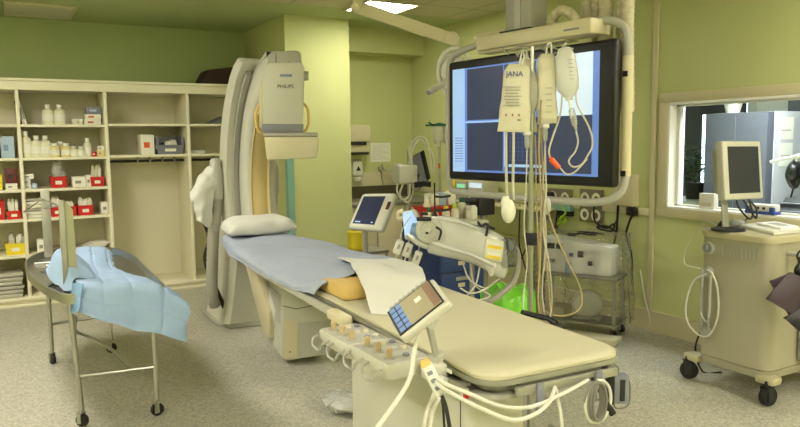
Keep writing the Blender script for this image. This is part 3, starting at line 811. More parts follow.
mb = MB(); mb.tube([j0, j0+(j1-j0)*.5, j1], .012, smooth=False, n=4)
mb.cyl(j0-Vector((.0, .02, 0)), j0+Vector((0, .02, 0)), .018); mb.cyl(j1+Vector((-.02, -.012, 0)), j1+Vector((.02, .012, 0)), .02)
mb.build('support_arm', 'equip_mid', ts)
mb = MB(); b0 = tp(-.315, .235, 0)
mb.cyl((b0.x, b0.y, .87), (b0.x, b0.y, .90), .022); mb.box((b0.x-.01, b0.y, .862), (.055, .08, .06), bev=.008); mb.cyl((b0.x-.02, b0.y-.05, .85), (b0.x-.02, b0.y-.085, .85), .014)
mb.build('rail_mount', 'equip', ts)
mb = MB(); mb.tube([SM @ Vector((-sw*.35, -sh-.004, -.03)), deep(414, 352, 2.08), deep(410, 378, 2.02), deep(396, 402, 1.98), deep(374, 432, 1.95)], .007)
mb.build('screen_cable', 'white_cable', ts)

# ---- hand control and cables at the foot of the table
t = thing('hand_control', 'white hand control with buttons hanging from the table side rail', 'remote control', tp(-.4, .15, .7))
c0, c1 = deep(425, 363, 1.98), deep(442, 397, 1.98); cm = (c0+c1)/2
hu = (c0-c1).normalized(); HM = frame_M(cm, hu.cross(-CF), hu)
MB(HM).box((0, 0, -.012), (.034, .106, .024), bev=.008, seg=3).build('control_body', 'white', t)
MB(HM).box((0, .05, -.012), (.03, .022, .026), bev=.006).build('control_tip', 'yellow_handle', t)
mb = MB(HM)
for k in range(3): mb.box((0, .022-.024*k, .0), (.016, .012, .004), bev=.0015)
mb.build('control_button', 'grey_plastic', t)
MB().tube([c1-Vector((0, 0, -.004)), deep(446, 408, 1.98), deep(450, 430, 1.98)], .006).build('cable_sleeve', 'dark', t)
MB().tube([deep(450, 430, 1.98), deep(452, 448, 1.99), deep(446, 445, 2.05), deep(442, 400, 2.1), tp(-.345, .2, .83)], .004).build('control_cable', 'black_cable', t)
mb = MB()
mb.tube([deep(434, 378, 1.99), deep(441, 387, 1.97), deep(458, 397, 1.95), deep(482, 409, 1.94), deep(512, 420, 1.97), deep(535, 414, 2.02), deep(549, 402, 2.08), deep(555, 387, 2.15)], .0065)
single(mb, 'white_hose', 'white_cable', 'thick white cable sagging lowest under the table foot corner', 'cable')
mb = MB()
mb.tube([deep(436, 376, 1.99), deep(446, 384, 1.97), deep(470, 394, 1.95), deep(500, 406, 1.97), deep(530, 407, 2.04), deep(560, 395, 2.12), deep(588, 380, 2.19)], .006)
single(mb, 'white_hose', 'white_cable', 'white cable running along the steel foot rail to the coil', 'cable')
for k, (a, lb) in enumerate(((0, 'left'), (1, 'right'))):
    mb = MB(); o = .03*k
    mb.tube([deep(436+6*k, 388+2*k, 2.08), deep(432+6*k, 400, 2.06), deep(426+6*k, 415, 2.04), deep(420+7*k, 446, 2.03)], .0065)
    single(mb, 'white_hose', 'white_cable', lb+' one of the two white cables hanging down beside the hand control', 'cable')
mb = MB(); mb.tube([deep(556, 388, 2.16), deep(558, 400, 2.14), deep(561, 415, 2.14), deep(563, 440, 2.14)], .0055)
single(mb, 'white_hose', 'white_cable', 'white cable hanging straight down from the table foot apron', 'cable')
# coils hung on the clamp
ch = deep(592, 380, 2.17)
def coil(n, rx_, rz_, r, name, m, label, off):
    mb = MB(); P = []
    for i in range(n*14):
        a = 2*PI*i/14; k = i/14
        P.append(ch+Vector((off+rx_*math.sin(a)*(1-.05*k)+.004*k, -.012-.006*k, -rz_+rz_*math.cos(a)*(1+.03*math.sin(k*4)))))
    mb.tube(P, r, n=7, res=3)
    single(mb, name, m, label, 'cable')
coil(4, .036, .06, .0042, 'coiled_cable', 'grey_cable', 'grey cable coiled up and hung on the table foot clamp', -.012)
coil(1, .058, .066, .0055, 'coiled_hose', 'white_cable', 'big white cable loop hung at the right table foot corner', .01)
t = thing('foot_switch_plug', 'black cable plug hanging right of the coiled cables', 'plug', ch+Vector((.05, -.01, -.12)))
a, b = deep(604, 401, 2.2), deep(613, 414, 2.2)
MB().cyl(a, b, .012).build('plug_body', 'black', t); MB().tube([a, a+(a-b)*.5+Vector((0, 0, .01)), ch+Vector((.01, .01, .0))], .005).build('plug_cord', 'black_cable', t)
# small box hung behind the foot corner
t = thing('wall_charger', 'small grey and black box hanging by a cord at the table foot corner', 'box', deep(617, 390, 2.55))
BM = frame_M(deep(617, 388, 2.55), CR, (0, 0, 1))
MB(BM).box((.01, 0, 0), (.055, .105, .05), bev=.006).build('box_body', 'grey_plastic', t); MB(BM).box((-.028, 0, .002), (.022, .11, .05), bev=.004).build('box_side', 'black', t)
MB(BM).box((.012, 0, .026), (.018, .08, .004)).build('box_slot', 'dark', t)
MB().tube([deep(617, 374, 2.55), deep(618, 368, 2.52), deep(612, 362, 2.5), tp(.33, .1, .848)], .004).build('hang_cord', 'grey_cable', t)
MB().tube([deep(625, 374, 2.55), deep(630, 385, 2.55), deep(628, 405, 2.56), deep(616, 408, 2.56), deep(613, 398, 2.55)], .003).build('loop_cord', 'grey_cable', t)
# black clamp lever at far side
t = thing('rail_clamp', 'black lever clamp on the far side rail of the table', 'clamp', tp(.33, .55, .85))
p0 = tp(.336, .42, .86)
MB().box((p0.x, p0.y, .862), (.05, .05, .05), bev=.006).build('clamp_body', 'black', t)
MB().tube([(p0.x, p0.y, .888), (p0.x-.01, p0.y+.04, .90), (p0.x-.03, p0.y+.17, .90)], .011, smooth=False).build('clamp_lever', 'black', t)

# ================================================================== C-ARM
ca = thing('imaging_stand', 'large grey cream C shaped x-ray imaging stand behind the table head', 'x-ray machine', (1.8, 6.0, 0))
xc, yc, zc = 1.82, 4.75, 1.22
def arc(xa, xb, ry0, rz0, ry1, rz1, a0, a1, name, m, n=48, bev=.0):
    """C-shaped band in the upright plane: angle 90 is the top, 0 the back, -90 the bottom"""
    mb = MB(); rings = []
    for i in range(n+1):
        a = math.radians(a0+(a1-a0)*i/n); c, s = math.cos(a), math.sin(a); q = .025
        pts = []
        for (ry, rz, x) in ((ry0, rz0, xa+q), (ry0, rz0, xb-q), (ry0+q, rz0+q, xb), (ry1-q, rz1-q, xb), (ry1, rz1, xb-q), (ry1, rz1, xa+q), (ry1-q, rz1-q, xa), (ry0+q, rz0+q, xa)):
            pts.append(mb._v((x, yc+ry*c, zc+rz*s)))
        rings.append(pts)
    for a, b in zip(rings, rings[1:]): mb.bridge(a, b)
    mb._f(rings[0][::-1]); mb._f(rings[-1])
    return mb.build(name, m, ca, angle=50)
arc(1.69, 1.95, .74, .83, .93, 1.035, 82, -84, 'c_arm', 'equip')
arc(1.73, 1.88, .728, .818, .745, .836, 66, -70, 'cream_track', 'cream_band')
arc(1.70, 1.94, .925, 1.03, .945, 1.05, 80, -60, 'outer_groove', 'equip_grey')
# stand
mb = MB()
mb.prism([(1.55, 6.55, 0), (1.55, 6.05, 0), (1.62, 5.88, 0), (1.98, 5.80, 0), (2.12, 5.95, 0), (2.12, 6.55, 0)], (0, 0, .05), bev=.015)
mb.build('base_plate', 'equip_mid', ca)
mb = MB()
def ringxy(z, x0, x1, y0, y1, r=.05):
    return [mb._v(p) for p in ((x0+r, y0, z), (x1-r, y0, z), (x1, y0+r, z), (x1, y1-r, z), (x1-r, y1, z), (x0+r, y1, z), (x0, y1-r, z), (x0, y0+r, z))]
R = [ringxy(*q) for q in ((.05, 1.57, 2.08, 5.84, 6.5), (.3, 1.61, 2.04, 5.84, 6.45), (.8, 1.66, 2.0, 5.78, 6.36), (1.25, 1.67, 1.98, 5.74, 6.22))]
for a, b in zip(R, R[1:]): mb.bridge(a, b)
mb._f(R[0][::-1]); mb._f(R[-1]); mb.build('column', 'equip', ca)
mb = MB()   # curved side cover hugging the arc
Pn = []
for k in range(15):
    a = math.radians(62-92*k/14); Pn.append((1.605, yc+.99*math.cos(a), zc+1.11*math.sin(a)))
for k in range(15):
    a = math.radians(-30+92*k/14); Pn.append((1.605, yc+1.20*math.cos(a), zc+(1.11+.10*math.cos(a))*math.sin(a)+.02))
mb.prism(Pn, (.30, 0, 0), bev=.02); mb.build('side_cover', 'equip', ca)
mb = MB(); P2 = []
for k in range(15):
    a = math.radians(58-84*k/14); P2.append((1.655, yc+.955*math.cos(a), zc+1.06*math.sin(a)))
for k in range(15):
    a = math.radians(-26+84*k/14); P2.append((1.655, yc+.985*math.cos(a), zc+1.09*math.sin(a)))
mb.prism(P2, (.04, 0, 0)); mb.build('cover_gap', 'equip_grey', ca)
# lower arm bracket running to the tube housing
mb = MB(); mb.prism([(1.66, 5.75, .95), (1.66, 5.60, .98), (1.66, 4.93, .34), (1.66, 4.93, .14), (1.66, 5.1, .14)], (.07, 0, 0), bev=.015)
mb.build('lower_arm', 'equip_warm', ca)
# tube housing below the table
HE = Vector((.36, .933, 0)); HX = Vector((.933, -.36, 0))
def onp(px, py, P0, off=0):
    """pixel to a point of the upright plane that faces the table foot and holds P0, pushed back by off"""
    d = ray(px, py); return EYE + d*((P0+HE*off-EYE).dot(HE)/d.dot(HE))
T0 = at(300, 320, y=4.62)
def hprism(pts, P0, off, dep, bev=.0): return MB().prism([onp(a, b, P0, off) for a, b in pts], HE*dep, bev=bev)
E2 = Vector((.12, .99, 0))
tube = MB().prism([onp(a, b, T0) for a, b in ((282, 284), (282, 358), (287, 361), (330, 354), (333, 349), (332, 290))], E2*.5, bev=.012).build('tube_housing', 'equip', ca)
for c4, m in ((((284, 320), (284, 358), (297, 358), (297, 322)), 'equip_warm'), (((298, 323), (298, 357.5), (330, 352), (331, 320)), 'equip_mid')):
    MB().prism([onp(a, b, T0, -.004) for a, b in c4], HE*.006).build('access_panel', m, tube)
MB().prism([onp(282, b, T0)+E2*d-HX*.003 for b, d in ((296, .05), (326, .05), (326, .42), (296, .42))], HX*.006).build('access_panel', 'equip_mid', tube)
MB().tube([onp(282, 303, T0, -.003)+E2*.3, onp(283, 306, T0, -.003), onp(296, 309, T0, -.003), onp(331, 302, T0, -.003)], .0025, smooth=False).build('housing_seam', 'dark', tube)
for a, b in ((290, 352), (325, 346)): MB().cyl(onp(a, b, T0), onp(a, b, T0, -.008), .007).build('housing_screw', 'grey_plastic', tube)
c = onp(308, 283, T0, .2); MB().box((c.x, c.y, c.z), (.22, .26, .08), rz=-.3, bev=.02).build('collimator', 'equip_mid', tube)
# detector head
H0 = at(285, 100, y=4.72)
def hp(px, py, off=0): return onp(px, py, H0, off)
mb = MB()
head = hprism([(262.5, 76), (263, 124), (303, 125), (304.5, 66), (300, 62), (268, 63)], H0, 0, .30, .010).build('detector_head', 'equip', ca)
hprism([(264, 78), (259, 84), (259.5, 128), (263.5, 128)], H0, .03, .24, .004).build('head_side_rail', 'equip_warm', head)
mb = MB(); mb.prism([hp(266, 66, .02), hp(271, 51.5, .06), hp(297, 50.5, .06), hp(301, 53, .05), hp(302, 66, .02)], HE*.26, bev=.008)
mb.build('head_cap', 'equip_mid', head)
for px in (276, 289): MB().prism([hp(px-.7, 66, .018), hp(px+.7, 66, .018), hp(px+.7, 52, .058), hp(px-.7, 52, .058)], HE*.01).build('cap_seam', 'grey_plastic', head)
p = hp(304.5, 76, .06); MB().cyl(p-HX*.02, p+HX*.028, .032, n=20).build('pivot_cap', 'equip_mid', head)
hprism([(262, 124), (262, 132.5), (303.5, 132.5), (303.5, 124)], H0, .0, .3, .005).build('neck', 'grey_plastic', head)
hprism([(263, 132.5), (263, 136.5), (318, 136.5), (318, 132.5)], H0, -.04, .40, .005).build('collar_plate', 'equip_grey', head)
hprism([(264, 136.8), (267, 160), (317, 158), (319.5, 136.8)], H0, -.05, .38, .010).build('flat_detector', 'equip_warm', head)
for pts in ([(262, 104), (258.5, 106), (256, 113), (256, 122), (258.5, 131), (262, 133)], [(302, 104), (306, 106), (308.5, 114), (308.5, 123), (306, 130), (302, 132)]):
    MB().tube([hp(px, py, .04) for px, py in pts], .010).build('grab_handle', 'yellow_handle', head)
text_mesh('PHILIPS', .036, frame_M(hp(285.5, 86.5, -.0015), HX, (0, 0, 1)), 'maker_lettering', 'ink', head)
MB(frame_M(hp(286, 75.5, -.001), HX, (0, 0, 1))).box((0, 0, 0), (.085, .017, .003)).build('model_label', 'blue_ink_soft', head)
# hose tubes beside the column
def hose_drop(px0, y, z0, z1, px1, label):
    a = at(px0, 170, y=y); b = at(px1, 290, y=y)
    mb = MB(); P = [(a.x, y, z0), (a.x-.003, y, z0-.3), ((a.x+b.x)/2-.01, y-.005, (z0+z1)/2), (b.x, y, z1+.12), (b.x+.03, y+.04, z1)]
    mb.tube(P, .048, n=14, rf=lambda t: 1+.05*math.sin(t*260), res=26); mb.build('cable_hose', 'equip_grey', ca)
    mb = MB(); mb.lathe([(.06, -.24), (.064, -.23), (.064, -.02), (.05, .02), (.045, .08), (.03, .1)], (a.x, y, z0), 18); mb.build('hose_connector', 'equip_mid', ca)
hose_drop(215.5, 5.86, 1.38, .22, 212, '')
hose_drop(271.5, 5.86, 1.40, .6, 272, '')
# white sheet thrown over the left side of the stand
mb = MB().net([[at(221, 167, y=5.98), at(212, 166, y=5.98), at(203, 174, y=5.98), at(194, 187, y=5.96)],
               [at(222, 164, y=5.90), at(212, 165, y=5.88), at(200, 176, y=5.84), at(190, 194, y=5.84)],
               [at(219, 172, y=5.82), at(211, 175, y=5.80), at(202, 186, y=5.78), at(192, 200, y=5.78)],
               [at(214, 195, y=5.80), at(208, 200, y=5.78), at(202, 207, y=5.76), at(194, 208, y=5.78)],
               [at(211, 228, y=5.80), at(206, 226, y=5.77), at(201, 222, y=5.76), at(197, 220, y=5.78)]], 26, 30, .006, .012, 16, 4)
single(mb, 'draped_sheet', 'linen', 'crumpled white sheet hung over the left side of the imaging stand', 'sheet')
# arm that carries the sheet
a = at(203, 200, y=5.95)
mb = MB(); mb.tube([(a.x-.04, 5.93, 1.05), (a.x+.0, 5.93, 1.17), (a.x+.06, 5.95, 1.27), (a.x+.30, 6.1, 1.38)], .028); mb.build('cable_boom', 'equip_grey', ca)
MB().tube([(a.x+.0, 5.93, 1.1), (a.x-.01, 5.93, .98), (a.x+.04, 5.94, .8), (a.x+.0, 5.95, .6), (a.x+.10, 5.95, .3), (a.x+.2, 5.95, .05)], .02).build('boom_cable', 'dark', ca)
# ================================================================== INSTRUMENT TROLLEY
tr = thing('instrument_trolley', 'stainless steel instrument trolley on castors with blue drapes at the left', 'trolley', (.45, 4.9, 0))
K = [(.30, 4.06), (.20, 4.25), (.125, 4.65), (.09, 5.1), (.10, 5.5), (.18, 5.82), (.34, 6.0), (.52, 5.98), (.70, 5.8), (.78, 5.3), (.77, 4.7), (.76, 4.2), (.72, 4.06)]
KP = spline([(x, y, 0) for x, y in K], 4, closed=True)
def inset(P, d):
    c = Vector((.45, 5.0, 0)); return [c+(p-c)*(1-d) for p in P]
mb = MB(); Q = inset(KP, .022)
rings = [[mb._v((p.x, p.y, z)) for p in S] for S, z in ((KP, .752), (KP, .805), (Q, .805), (Q, .752))]
for a, b in zip(rings, rings[1:]+rings[:1]): mb.bridge(a, b)
mb.build('tray_rim', 'steel', tr)
mb = MB(); mb._f([mb._v((p.x, p.y, .752)) for p in Q]); mb._f([mb._v((p.x, p.y, .758)) for p in Q]); mb.build('tray', 'steel', tr)
LG = [(.23, 5.613), (.305, 4.234), (.644, 5.672), (.707, 4.178)]
for i, (x, y) in enumerate(LG):
    dx = (.015, .02, -.01, -.03)[i]
    MB().tube([(x, y, .10), (x+dx*-.0-(.03 if i == 1 else 0)*1, y, .755)], .0145, smooth=False, n=12).build('leg', 'steel', tr)
    caster(tr, (x, y+.012, 0), .038, .028, rz=.3+.5*i)
mb = MB(); mb.tube([(.305, 4.234, .30), (.707, 4.178, .30)], .011, smooth=False); mb.build('cross_bar', 'steel', tr)
MB().tube([(.23, 5.613, .30), (.644, 5.672, .30)], .011, smooth=False).build('cross_bar', 'steel', tr)
mb = MB(); mb.tube([(.30, 4.24, .64), (.33, 4.7, .45), (.42, 4.95, .34), (.52, 4.75, .30), (.60, 4.20, .30)], .011)
mb.build('curved_brace', 'steel', tr)
# splash guard: two flat uprights, a panel and a wire hoop
mb = MB(); a, b = at(38, 200, y=5.86), at(47, 200, y=5.86)
mb.lohi((a.x+.018, 5.85, .76), (b.x+.02, 5.865, 1.27), bev=.003); mb.build('guard_upright', 'dull_steel', tr)
a, b = at(57.3, 205, y=4.3), at(62.5, 205, y=4.3)
mb = MB(); mb.lohi((a.x+.005, 4.29, .76), (b.x+.008, 4.305, 1.30), bev=.003); mb.build('guard_upright', 'dull_steel', tr)
c = at(72.5, 210, y=4.3)
mb = MB(); mb.prism([(b.x+.008, 4.30, .77), (b.x+.008, 4.30, 1.30), (c.x+.0, 4.285, 1.245), (c.x+.008, 4.285, .80)], (0, .006, 0)); mb.build('guard_panel', 'steel', tr)
h1, h2 = at(42, 199, y=5.85), at(59, 206, y=4.3)
mb = MB(); mb.tube([h1, at(24, 212, y=5.3), h2, h1], .005, smooth=False, closed=False)
mb.build('wire_hoop', 'steel', tr)
# instruments on the tray
for k in range(7):
    x, y = .2+.04*(k % 3)+.02*(k//3), 4.6+.16*k
    mb = MB(); a = .3*k; d = Vector((math.cos(a+1.2), math.sin(a+1.2), 0)); p = Vector((x, y, .768)); w = Vector((-d.y, d.x, 0))
    mb.tube([p-d*.07, p+d*.05, p+d*.09], .006, smooth=False, n=6); mb.tube([p-d*.07+w*.012, p+d*.02], .005, smooth=False, n=6)
    mb.tube([p-d*.075+w*.014*math.cos(q)+d*.014*math.sin(q) for q in [PI*j/4 for j in range(8)]], .0035, n=5, res=2, closed=True)
    single(mb, 'surgical_forceps', 'steel', 'steel forceps lying loose on the trolley tray beside the blue drape', 'forceps', 'steel forceps on the trolley tray')
# draped bundle and top sheet
mb = MB().net([[(.20, 4.95, .80), (.26, 5.05, .90), (.32, 5.1, .90), (.4, 5.1, .84)],
               [(.21, 4.6, .80), (.26, 4.6, .945), (.33, 4.6, .95), (.42, 4.6, .86)],
               [(.25, 4.30, .80), (.29, 4.34, .93), (.34, 4.34, .92), (.42, 4.34, .84)],
               [(.29, 4.2, .80), (.31, 4.24, .86), (.35, 4.24, .86), (.42, 4.24, .82)]], 20, 20, .006, .010, 10, 1)
single(mb, 'wrapped_bundle', 'drape_blue', 'bulging pale blue wrapped bundle beside the trolley splash panel', 'drape')
ya = 4.07
def fr(px, py, y=ya): return at(px, py, y=y)
rows = [[at(76, 248, y=5.75), at(92, 247, y=5.8), at(106, 249, y=5.8), at(119, 263, y=5.75), at(121, 272, y=5.7)],
        [at(74, 262, y=5.1), at(93, 262, y=5.1), at(110, 266, y=5.1), at(126, 274, y=5.1), at(131, 284, y=5.0)],
        [at(75, 275, y=4.5), at(98, 274, y=4.5), at(122, 274, y=4.5), at(152, 281, y=4.45), at(168, 291, y=4.4)],
        [at(77, 284, y=4.12), at(103, 284, y=4.08), at(130, 283, y=4.07), at(163, 290, y=4.05), at(189, 306, y=4.0)],
        [at(77, 299, y=4.03), at(104, 305, y=4.01), at(134, 308, y=4.01), at(164, 313, y=4.0), at(189, 321, y=3.98)],
        [at(76, 311, y=4.03), at(105, 321, y=4.0), at(134, 328, y=4.0), at(162, 334, y=3.99), at(187, 341, y=3.98)]]
mb = MB().net(rows, 48, 60, 0, .012, 8, 8)
def fold_lines(mb, n, k, a):
    V = list(mb.bm.verts); mb.bm.normal_update()
    for i, v in enumerate(V):
        u, w_ = (i % (n+1))/n, (i//(n+1))/k
        t = lambda q, m: 1-min(1, abs((q*m+.5) % 1-.5)*n/m/1.2)
        v.co += v.normal*a*(t(u, 4)-t(w_, 5))
fold_lines(mb, 48, 60, .006)
bmesh.ops.solidify(mb.bm, geom=mb.bm.faces[:], thickness=.003)
single(mb, 'surgical_drape', 'drape_blue', 'large pale blue drape hanging over the near end of the trolley', 'drape')
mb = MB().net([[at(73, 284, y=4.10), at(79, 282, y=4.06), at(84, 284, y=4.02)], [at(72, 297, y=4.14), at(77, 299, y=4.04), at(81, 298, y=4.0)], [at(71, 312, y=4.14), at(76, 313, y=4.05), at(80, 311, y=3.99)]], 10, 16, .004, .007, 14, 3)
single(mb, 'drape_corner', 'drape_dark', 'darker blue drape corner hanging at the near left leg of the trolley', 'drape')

# ================================================================== CEILING MONITOR
cm_ = thing('ceiling_monitor', 'huge black framed flat screen hung from a ceiling column by the right wall', 'monitor', (2.75, 3.3, 2.95))
A0, B0_ = Vector((2.645, 3.975, 0)), Vector((2.812, 2.65, 0))
r_ = (B0_-A0).normalized(); WID = (B0_-A0).length; Z0, Z1 = 1.343, 2.128
SMn = frame_M(A0+Vector((0, 0, Z0)), r_, (0, 0, 1)); HH = Z1-Z0       # local x along the screen, y up, z towards the table
mb = MB(SMn); mb.box((WID/2, HH/2, -.03), (WID, HH, .06), bev=.02, seg=3); mb.build('housing', 'black', cm_)
X0, X1, Y0_, Y1_ = .05, WID-.10, .055, HH-.055
mb = MB(SMn); mb.box(((X0+X1)/2, (Y0_+Y1_)/2, .001), (X1-X0, Y1_-Y0_, .003)); disp = mb.build('display', 'scr_blue', cm_)
dw, dh = X1-X0, Y1_-Y0_
def pane(u0, v0, u1, v1, m, name, z=.003):
    MB(SMn).lohi((X0+dw*u0, Y0_+dh*v0, z), (X0+dw*u1, Y0_+dh*v1, z+.0012)).build(name, m, disp)
pane(.12, .5, .395, .985, 'scr_dark', 'image_window'); pane(.12, .02, .395, .47, 'scr_dark', 'image_window')
pane(.01, .474, .40, .488, 'scr_pale', 'title_bar'); pane(.0, .0, .10, 1, 'scr_pale', 'side_bar')
pane(.405, .5, .62, .985, 'scr_dark', 'image_window'); pane(.42, .02, .965, .50, 'scr_dark', 'image_window')
pane(.655, .50, .965, 1.0, 'scr_white', 'bright_window'); pane(.405, .06, .42, .47, 'scr_pale', 'status_column')
for k in range(9): pane(.45+.028*k, .12, .452+.028*k, .36, 'scr_trace', 'grid_line', .0045)
for k in range(7): pane(.44, .12+.04*k, .70, .123+.04*k, 'scr_trace', 'grid_line', .0045)
pane(.44, .06, .68, .085, 'scr_pale', 'caption_bar', .0045)
for k in range(10): pane(.02, .1+.025*k, .085, .106+.025*k, 'scr_trace', 'list_line', .0045)
MB(SMn).lohi((WID*.61, .02, .0), (WID*.645, .028, .002)).build('maker_badge', 'equip_grey', cm_)
# tubular frame round the screen
G = .045
mb = MB(SMn); zf = .0
mb.tube([(WID*.19, HH+.095, -.05), (.06, HH+.065, -.05), (-.02, HH+.03, -.05), (-.05, HH-.08, -.05), (-.05, HH*.5, -.05), (-.05, .06, -.05), (-.03, -.06, -.04), (.05, -.085, -.03), (.3, -.092, -.02), (WID*.5, -.092, -.02), (WID*.8, -.092, -.02), (WID-.12, -.085, -.04), (WID-.03, -.05, -.07), (WID+.01, .05, -.09), (WID+.01, HH*.5, -.09), (WID+.01, HH-.06, -.09), (WID-.01, HH+.06, -.08), (WID-.1, HH+.105, -.06), (WID*.85, HH+.1, -.05)], .022, n=12, res=6)
mb.build('tube_frame', 'equip_mid', cm_)
mb = MB(SMn); mb.cyl((WID+.01, .06, -.09), (WID+.01, HH-.09, -.09), .029, n=14); mb.build('grip_sleeve', 'equip_warm', cm_)
for y in (HH-.2, .06): MB(SMn).lohi((WID+.0, y, -.064), (WID+.03, y+.03, -.058)).build('sleeve_mark', 'dark', cm_)
# cross bar, column
mb = MB(SMn); mb.box((WID*.585, HH+.075, -.02), (WID*.66, .082, .17), bev=.01); mb.box((WID*.5, HH+.028, -.03), (WID*.52, .014, .12), bev=.003)
mb.build('cross_bar', 'equip_warm', cm_)
MB(SMn).lohi((WID*.78, HH+.062, .066), (WID*.86, HH+.072, .0665)).build('bar_label', 'grey_plastic', cm_)
mb = MB(SMn); mb.lohi((WID*.39, HH+.115, -.13), (WID*.575, HH+.13, .04), bev=.004); mb.build('column_foot', 'dark', cm_)
c0 = SMn @ Vector((WID*.49, HH+.12, -.05))
mb = MB(frame_M((c0.x, c0.y, 0), r_, (0, 0, 1))); mb.lohi((-.105, c0.z, -.07), (.105, CEIL, .07), bev=.008)
mb.build('ceiling_column', 'equip_grey', cm_)
mb = MB(frame_M((c0.x, c0.y, 0), r_, (0, 0, 1))); mb.lohi((-.025, c0.z, .07), (.025, CEIL, .076)); mb.build('column_strip', 'equip_mid', cm_)
mb = MB(SMn); mb.box((WID*.31, HH+.115, -.03), (WID*.22, .07, .12), bev=.03, seg=4); mb.build('cable_cover', 'equip_warm', cm_)
def hose(pts, r, name='corrugated_hose', m='hose_cream'):
    P = spline(pts, 60); L = sum((P[i+1]-P[i]).length for i in range(len(P)-1)); n = max(8, int(L/.026))
    mb = MB(); mb.tube(P, r, n=14, smooth=False, rf=lambda t: 1+.055*math.sin(t*n*2*PI)); mb.build(name, m, cm_)
def sp(u, v, w): return SMn @ Vector((WID*u, HH*v, w))
hose([sp(.645, 1.17, -.05), sp(.65, 1.22, -.05), sp(.69, 1.26, -.05), sp(.735, 1.23, -.06), sp(.765, 1.15, -.08)], .028)
q = sp(.74, 1.2, -.2); hose([(q.x, q.y, 2.2), (q.x, q.y, 2.6), (q.x, q.y, 2.95)], .034)
for u, w, r in ((.80, -.2, .034), (.86, -.17, .04), (.925, -.2, .034), (.965, -.17, .036)):
    q = sp(u, 1, w); hose([(q.x, q.y, 2.95), (q.x, q.y, 2.6), (q.x+.01, q.y+.02, 2.3), (q.x+.04, q.y+.03, 1.75)], r)

# ================================================================== EXAM LIGHT ON ITS CEILING ARM
el = thing('examination_light', 'white examination light on a long ceiling arm left of the big screen', 'lamp', (2.2, 4.6, 2.95))
m0 = at(357, 6, y=4.6); m1 = at(452, 39, y=4.25)
mb = MB(); mb.cyl((m0.x, m0.y, m0.z-.03), (m0.x, m0.y, CEIL), .03, n=18); mb.lathe([(.09, 0), (.09, .02), (.04, .06)], (m0.x, m0.y, CEIL-.06), 20); mb.build('ceiling_mount', 'white', el)
d = (m1-m0).normalized(); sd = d.cross(Vector((0, 0, 1))).normalized(); up = sd.cross(d)
mb = MB(); mb.cyl(m0-d*.03, m0+d*.03, .05, n=16)
T = [m0-sd*.02+up*.035, m0+sd*.02+up*.035, m0+sd*.025-up*.05, m0-sd*.025-up*.05]
E_ = [m1-sd*.02+up*.04, m1+sd*.02+up*.04, m1+sd*.025-up*.045, m1-sd*.025-up*.045]
a = [mb._v(p) for p in T]; b = [mb._v(p) for p in E_]; mb.bridge(a, b); mb._f(a[::-1]); mb._f(b)
mb.build('spring_arm', 'equip_warm', el)
mb = MB(); mb.cyl(m1-sd*.035, m1+sd*.035, .048, n=18); e0 = m1+d*.03; mb.cyl((e0.x, e0.y, e0.z+.02), (e0.x, e0.y, e0.z-.23), .026, n=14); mb.build('elbow', 'equip_warm', el)
hc = at(455, 72, y=4.22)
for R_, dy in ((.17, 0), (.13, .03)):
    mb = MB(); mb.tube([hc+Vector((0, dy, 0))+CR*(R_*.72*math.cos(t))+Vector((0, 0, 1))*(R_*math.sin(t)) for t in [2*PI*k/20 for k in range(20)]], .014, closed=True, res=3); mb.build('lamp_ring', 'white', el)
mb = MB(); mb.lathe([(.02, -.02), (.10, .0), (.11, .03), (.06, .08), (.02, .09)], hc, 20, axis=(.35, .9, .1)); mb.build('lamp_head', 'white', el)
g0, g1 = at(445, 83, y=4.15), at(428.5, 92.5, y=4.1)
mb = MB(); mb.cyl(g0, g1, .022, .021, n=16); mb.cyl(g0+(g0-g1)*.25, g0, .028, n=16); mb.build('lamp_handle', 'white', el)
MB().cyl(g1, g1+(g1-g0)*.04, .017, n=14).build('handle_tip', 'grey_plastic', el)
MB().tube([hc, g0+(g0-g1)*.3, g0], .014).build('handle_yoke', 'equip_grey', el)

# ================================================================== IV STAND WITH BAGS
PD = 3.35
pt = deep(531.5, 150, PD); pole = Vector((pt.x, pt.y, 0))
iv = thing('infusion_stand', 'tall steel drip stand loaded with bags before the big screen', 'drip stand', (pole.x, pole.y, 0))
ztop = deep(532, 48, PD).z
mb = MB(); mb.cyl((pole.x, pole.y, .1), (pole.x, pole.y, 1.45), .0135, n=14); mb.build('pole', 'steel', iv)
mb = MB(); mb.cyl((pole.x, pole.y, 1.45), (pole.x, pole.y, ztop), .0095, n=12); mb.build('inner_pole', 'steel', iv)
zc_ = deep(537, 93, PD).z
mb = MB(); mb.lathe([(.012, -.1), (.03, -.06), (.034, 0), (.026, .06), (.013, .1)], (pole.x, pole.y, zc_), 16); mb.build('height_clamp', 'equip_grey', iv)
mb = MB()
for px, py in ((518, 52), (508, 50), (551, 53), (565, 50)):
    e = deep(px, py, PD); o = Vector((pole.x, pole.y, ztop-.01)); mb.tube([o, (o+e)/2+Vector((0, 0, .012)), e-Vector((0, 0, .012)), e+Vector((0, 0, -.02)), e+(e-o)*.25+Vector((0, 0, .01))], .0045)
mb.build('hook', 'steel', iv)
mb = MB(); 
for k in range(5):
    a = 2*PI*k/5+.4; e = Vector((pole.x+.26*math.cos(a), pole.y+.26*math.sin(a), .075)); mb.tube([(pole.x, pole.y, .12), (pole.x+.1*math.cos(a), pole.y+.1*math.sin(a), .10), e], .015)
mb.build('base', 'steel', iv)
for k in range(5):
    a = 2*PI*k/5+.4; caster(iv, (pole.x+.26*math.cos(a), pole.y+.26*math.sin(a), 0), .03, .022, a)
z_ = deep(537, 240, PD).z
MB().lohi((pole.x-.02, pole.y-.03, z_-.03), (pole.x+.02, pole.y+.02, z_+.03), bev=.005).build('pole_clamp', 'dark', iv)
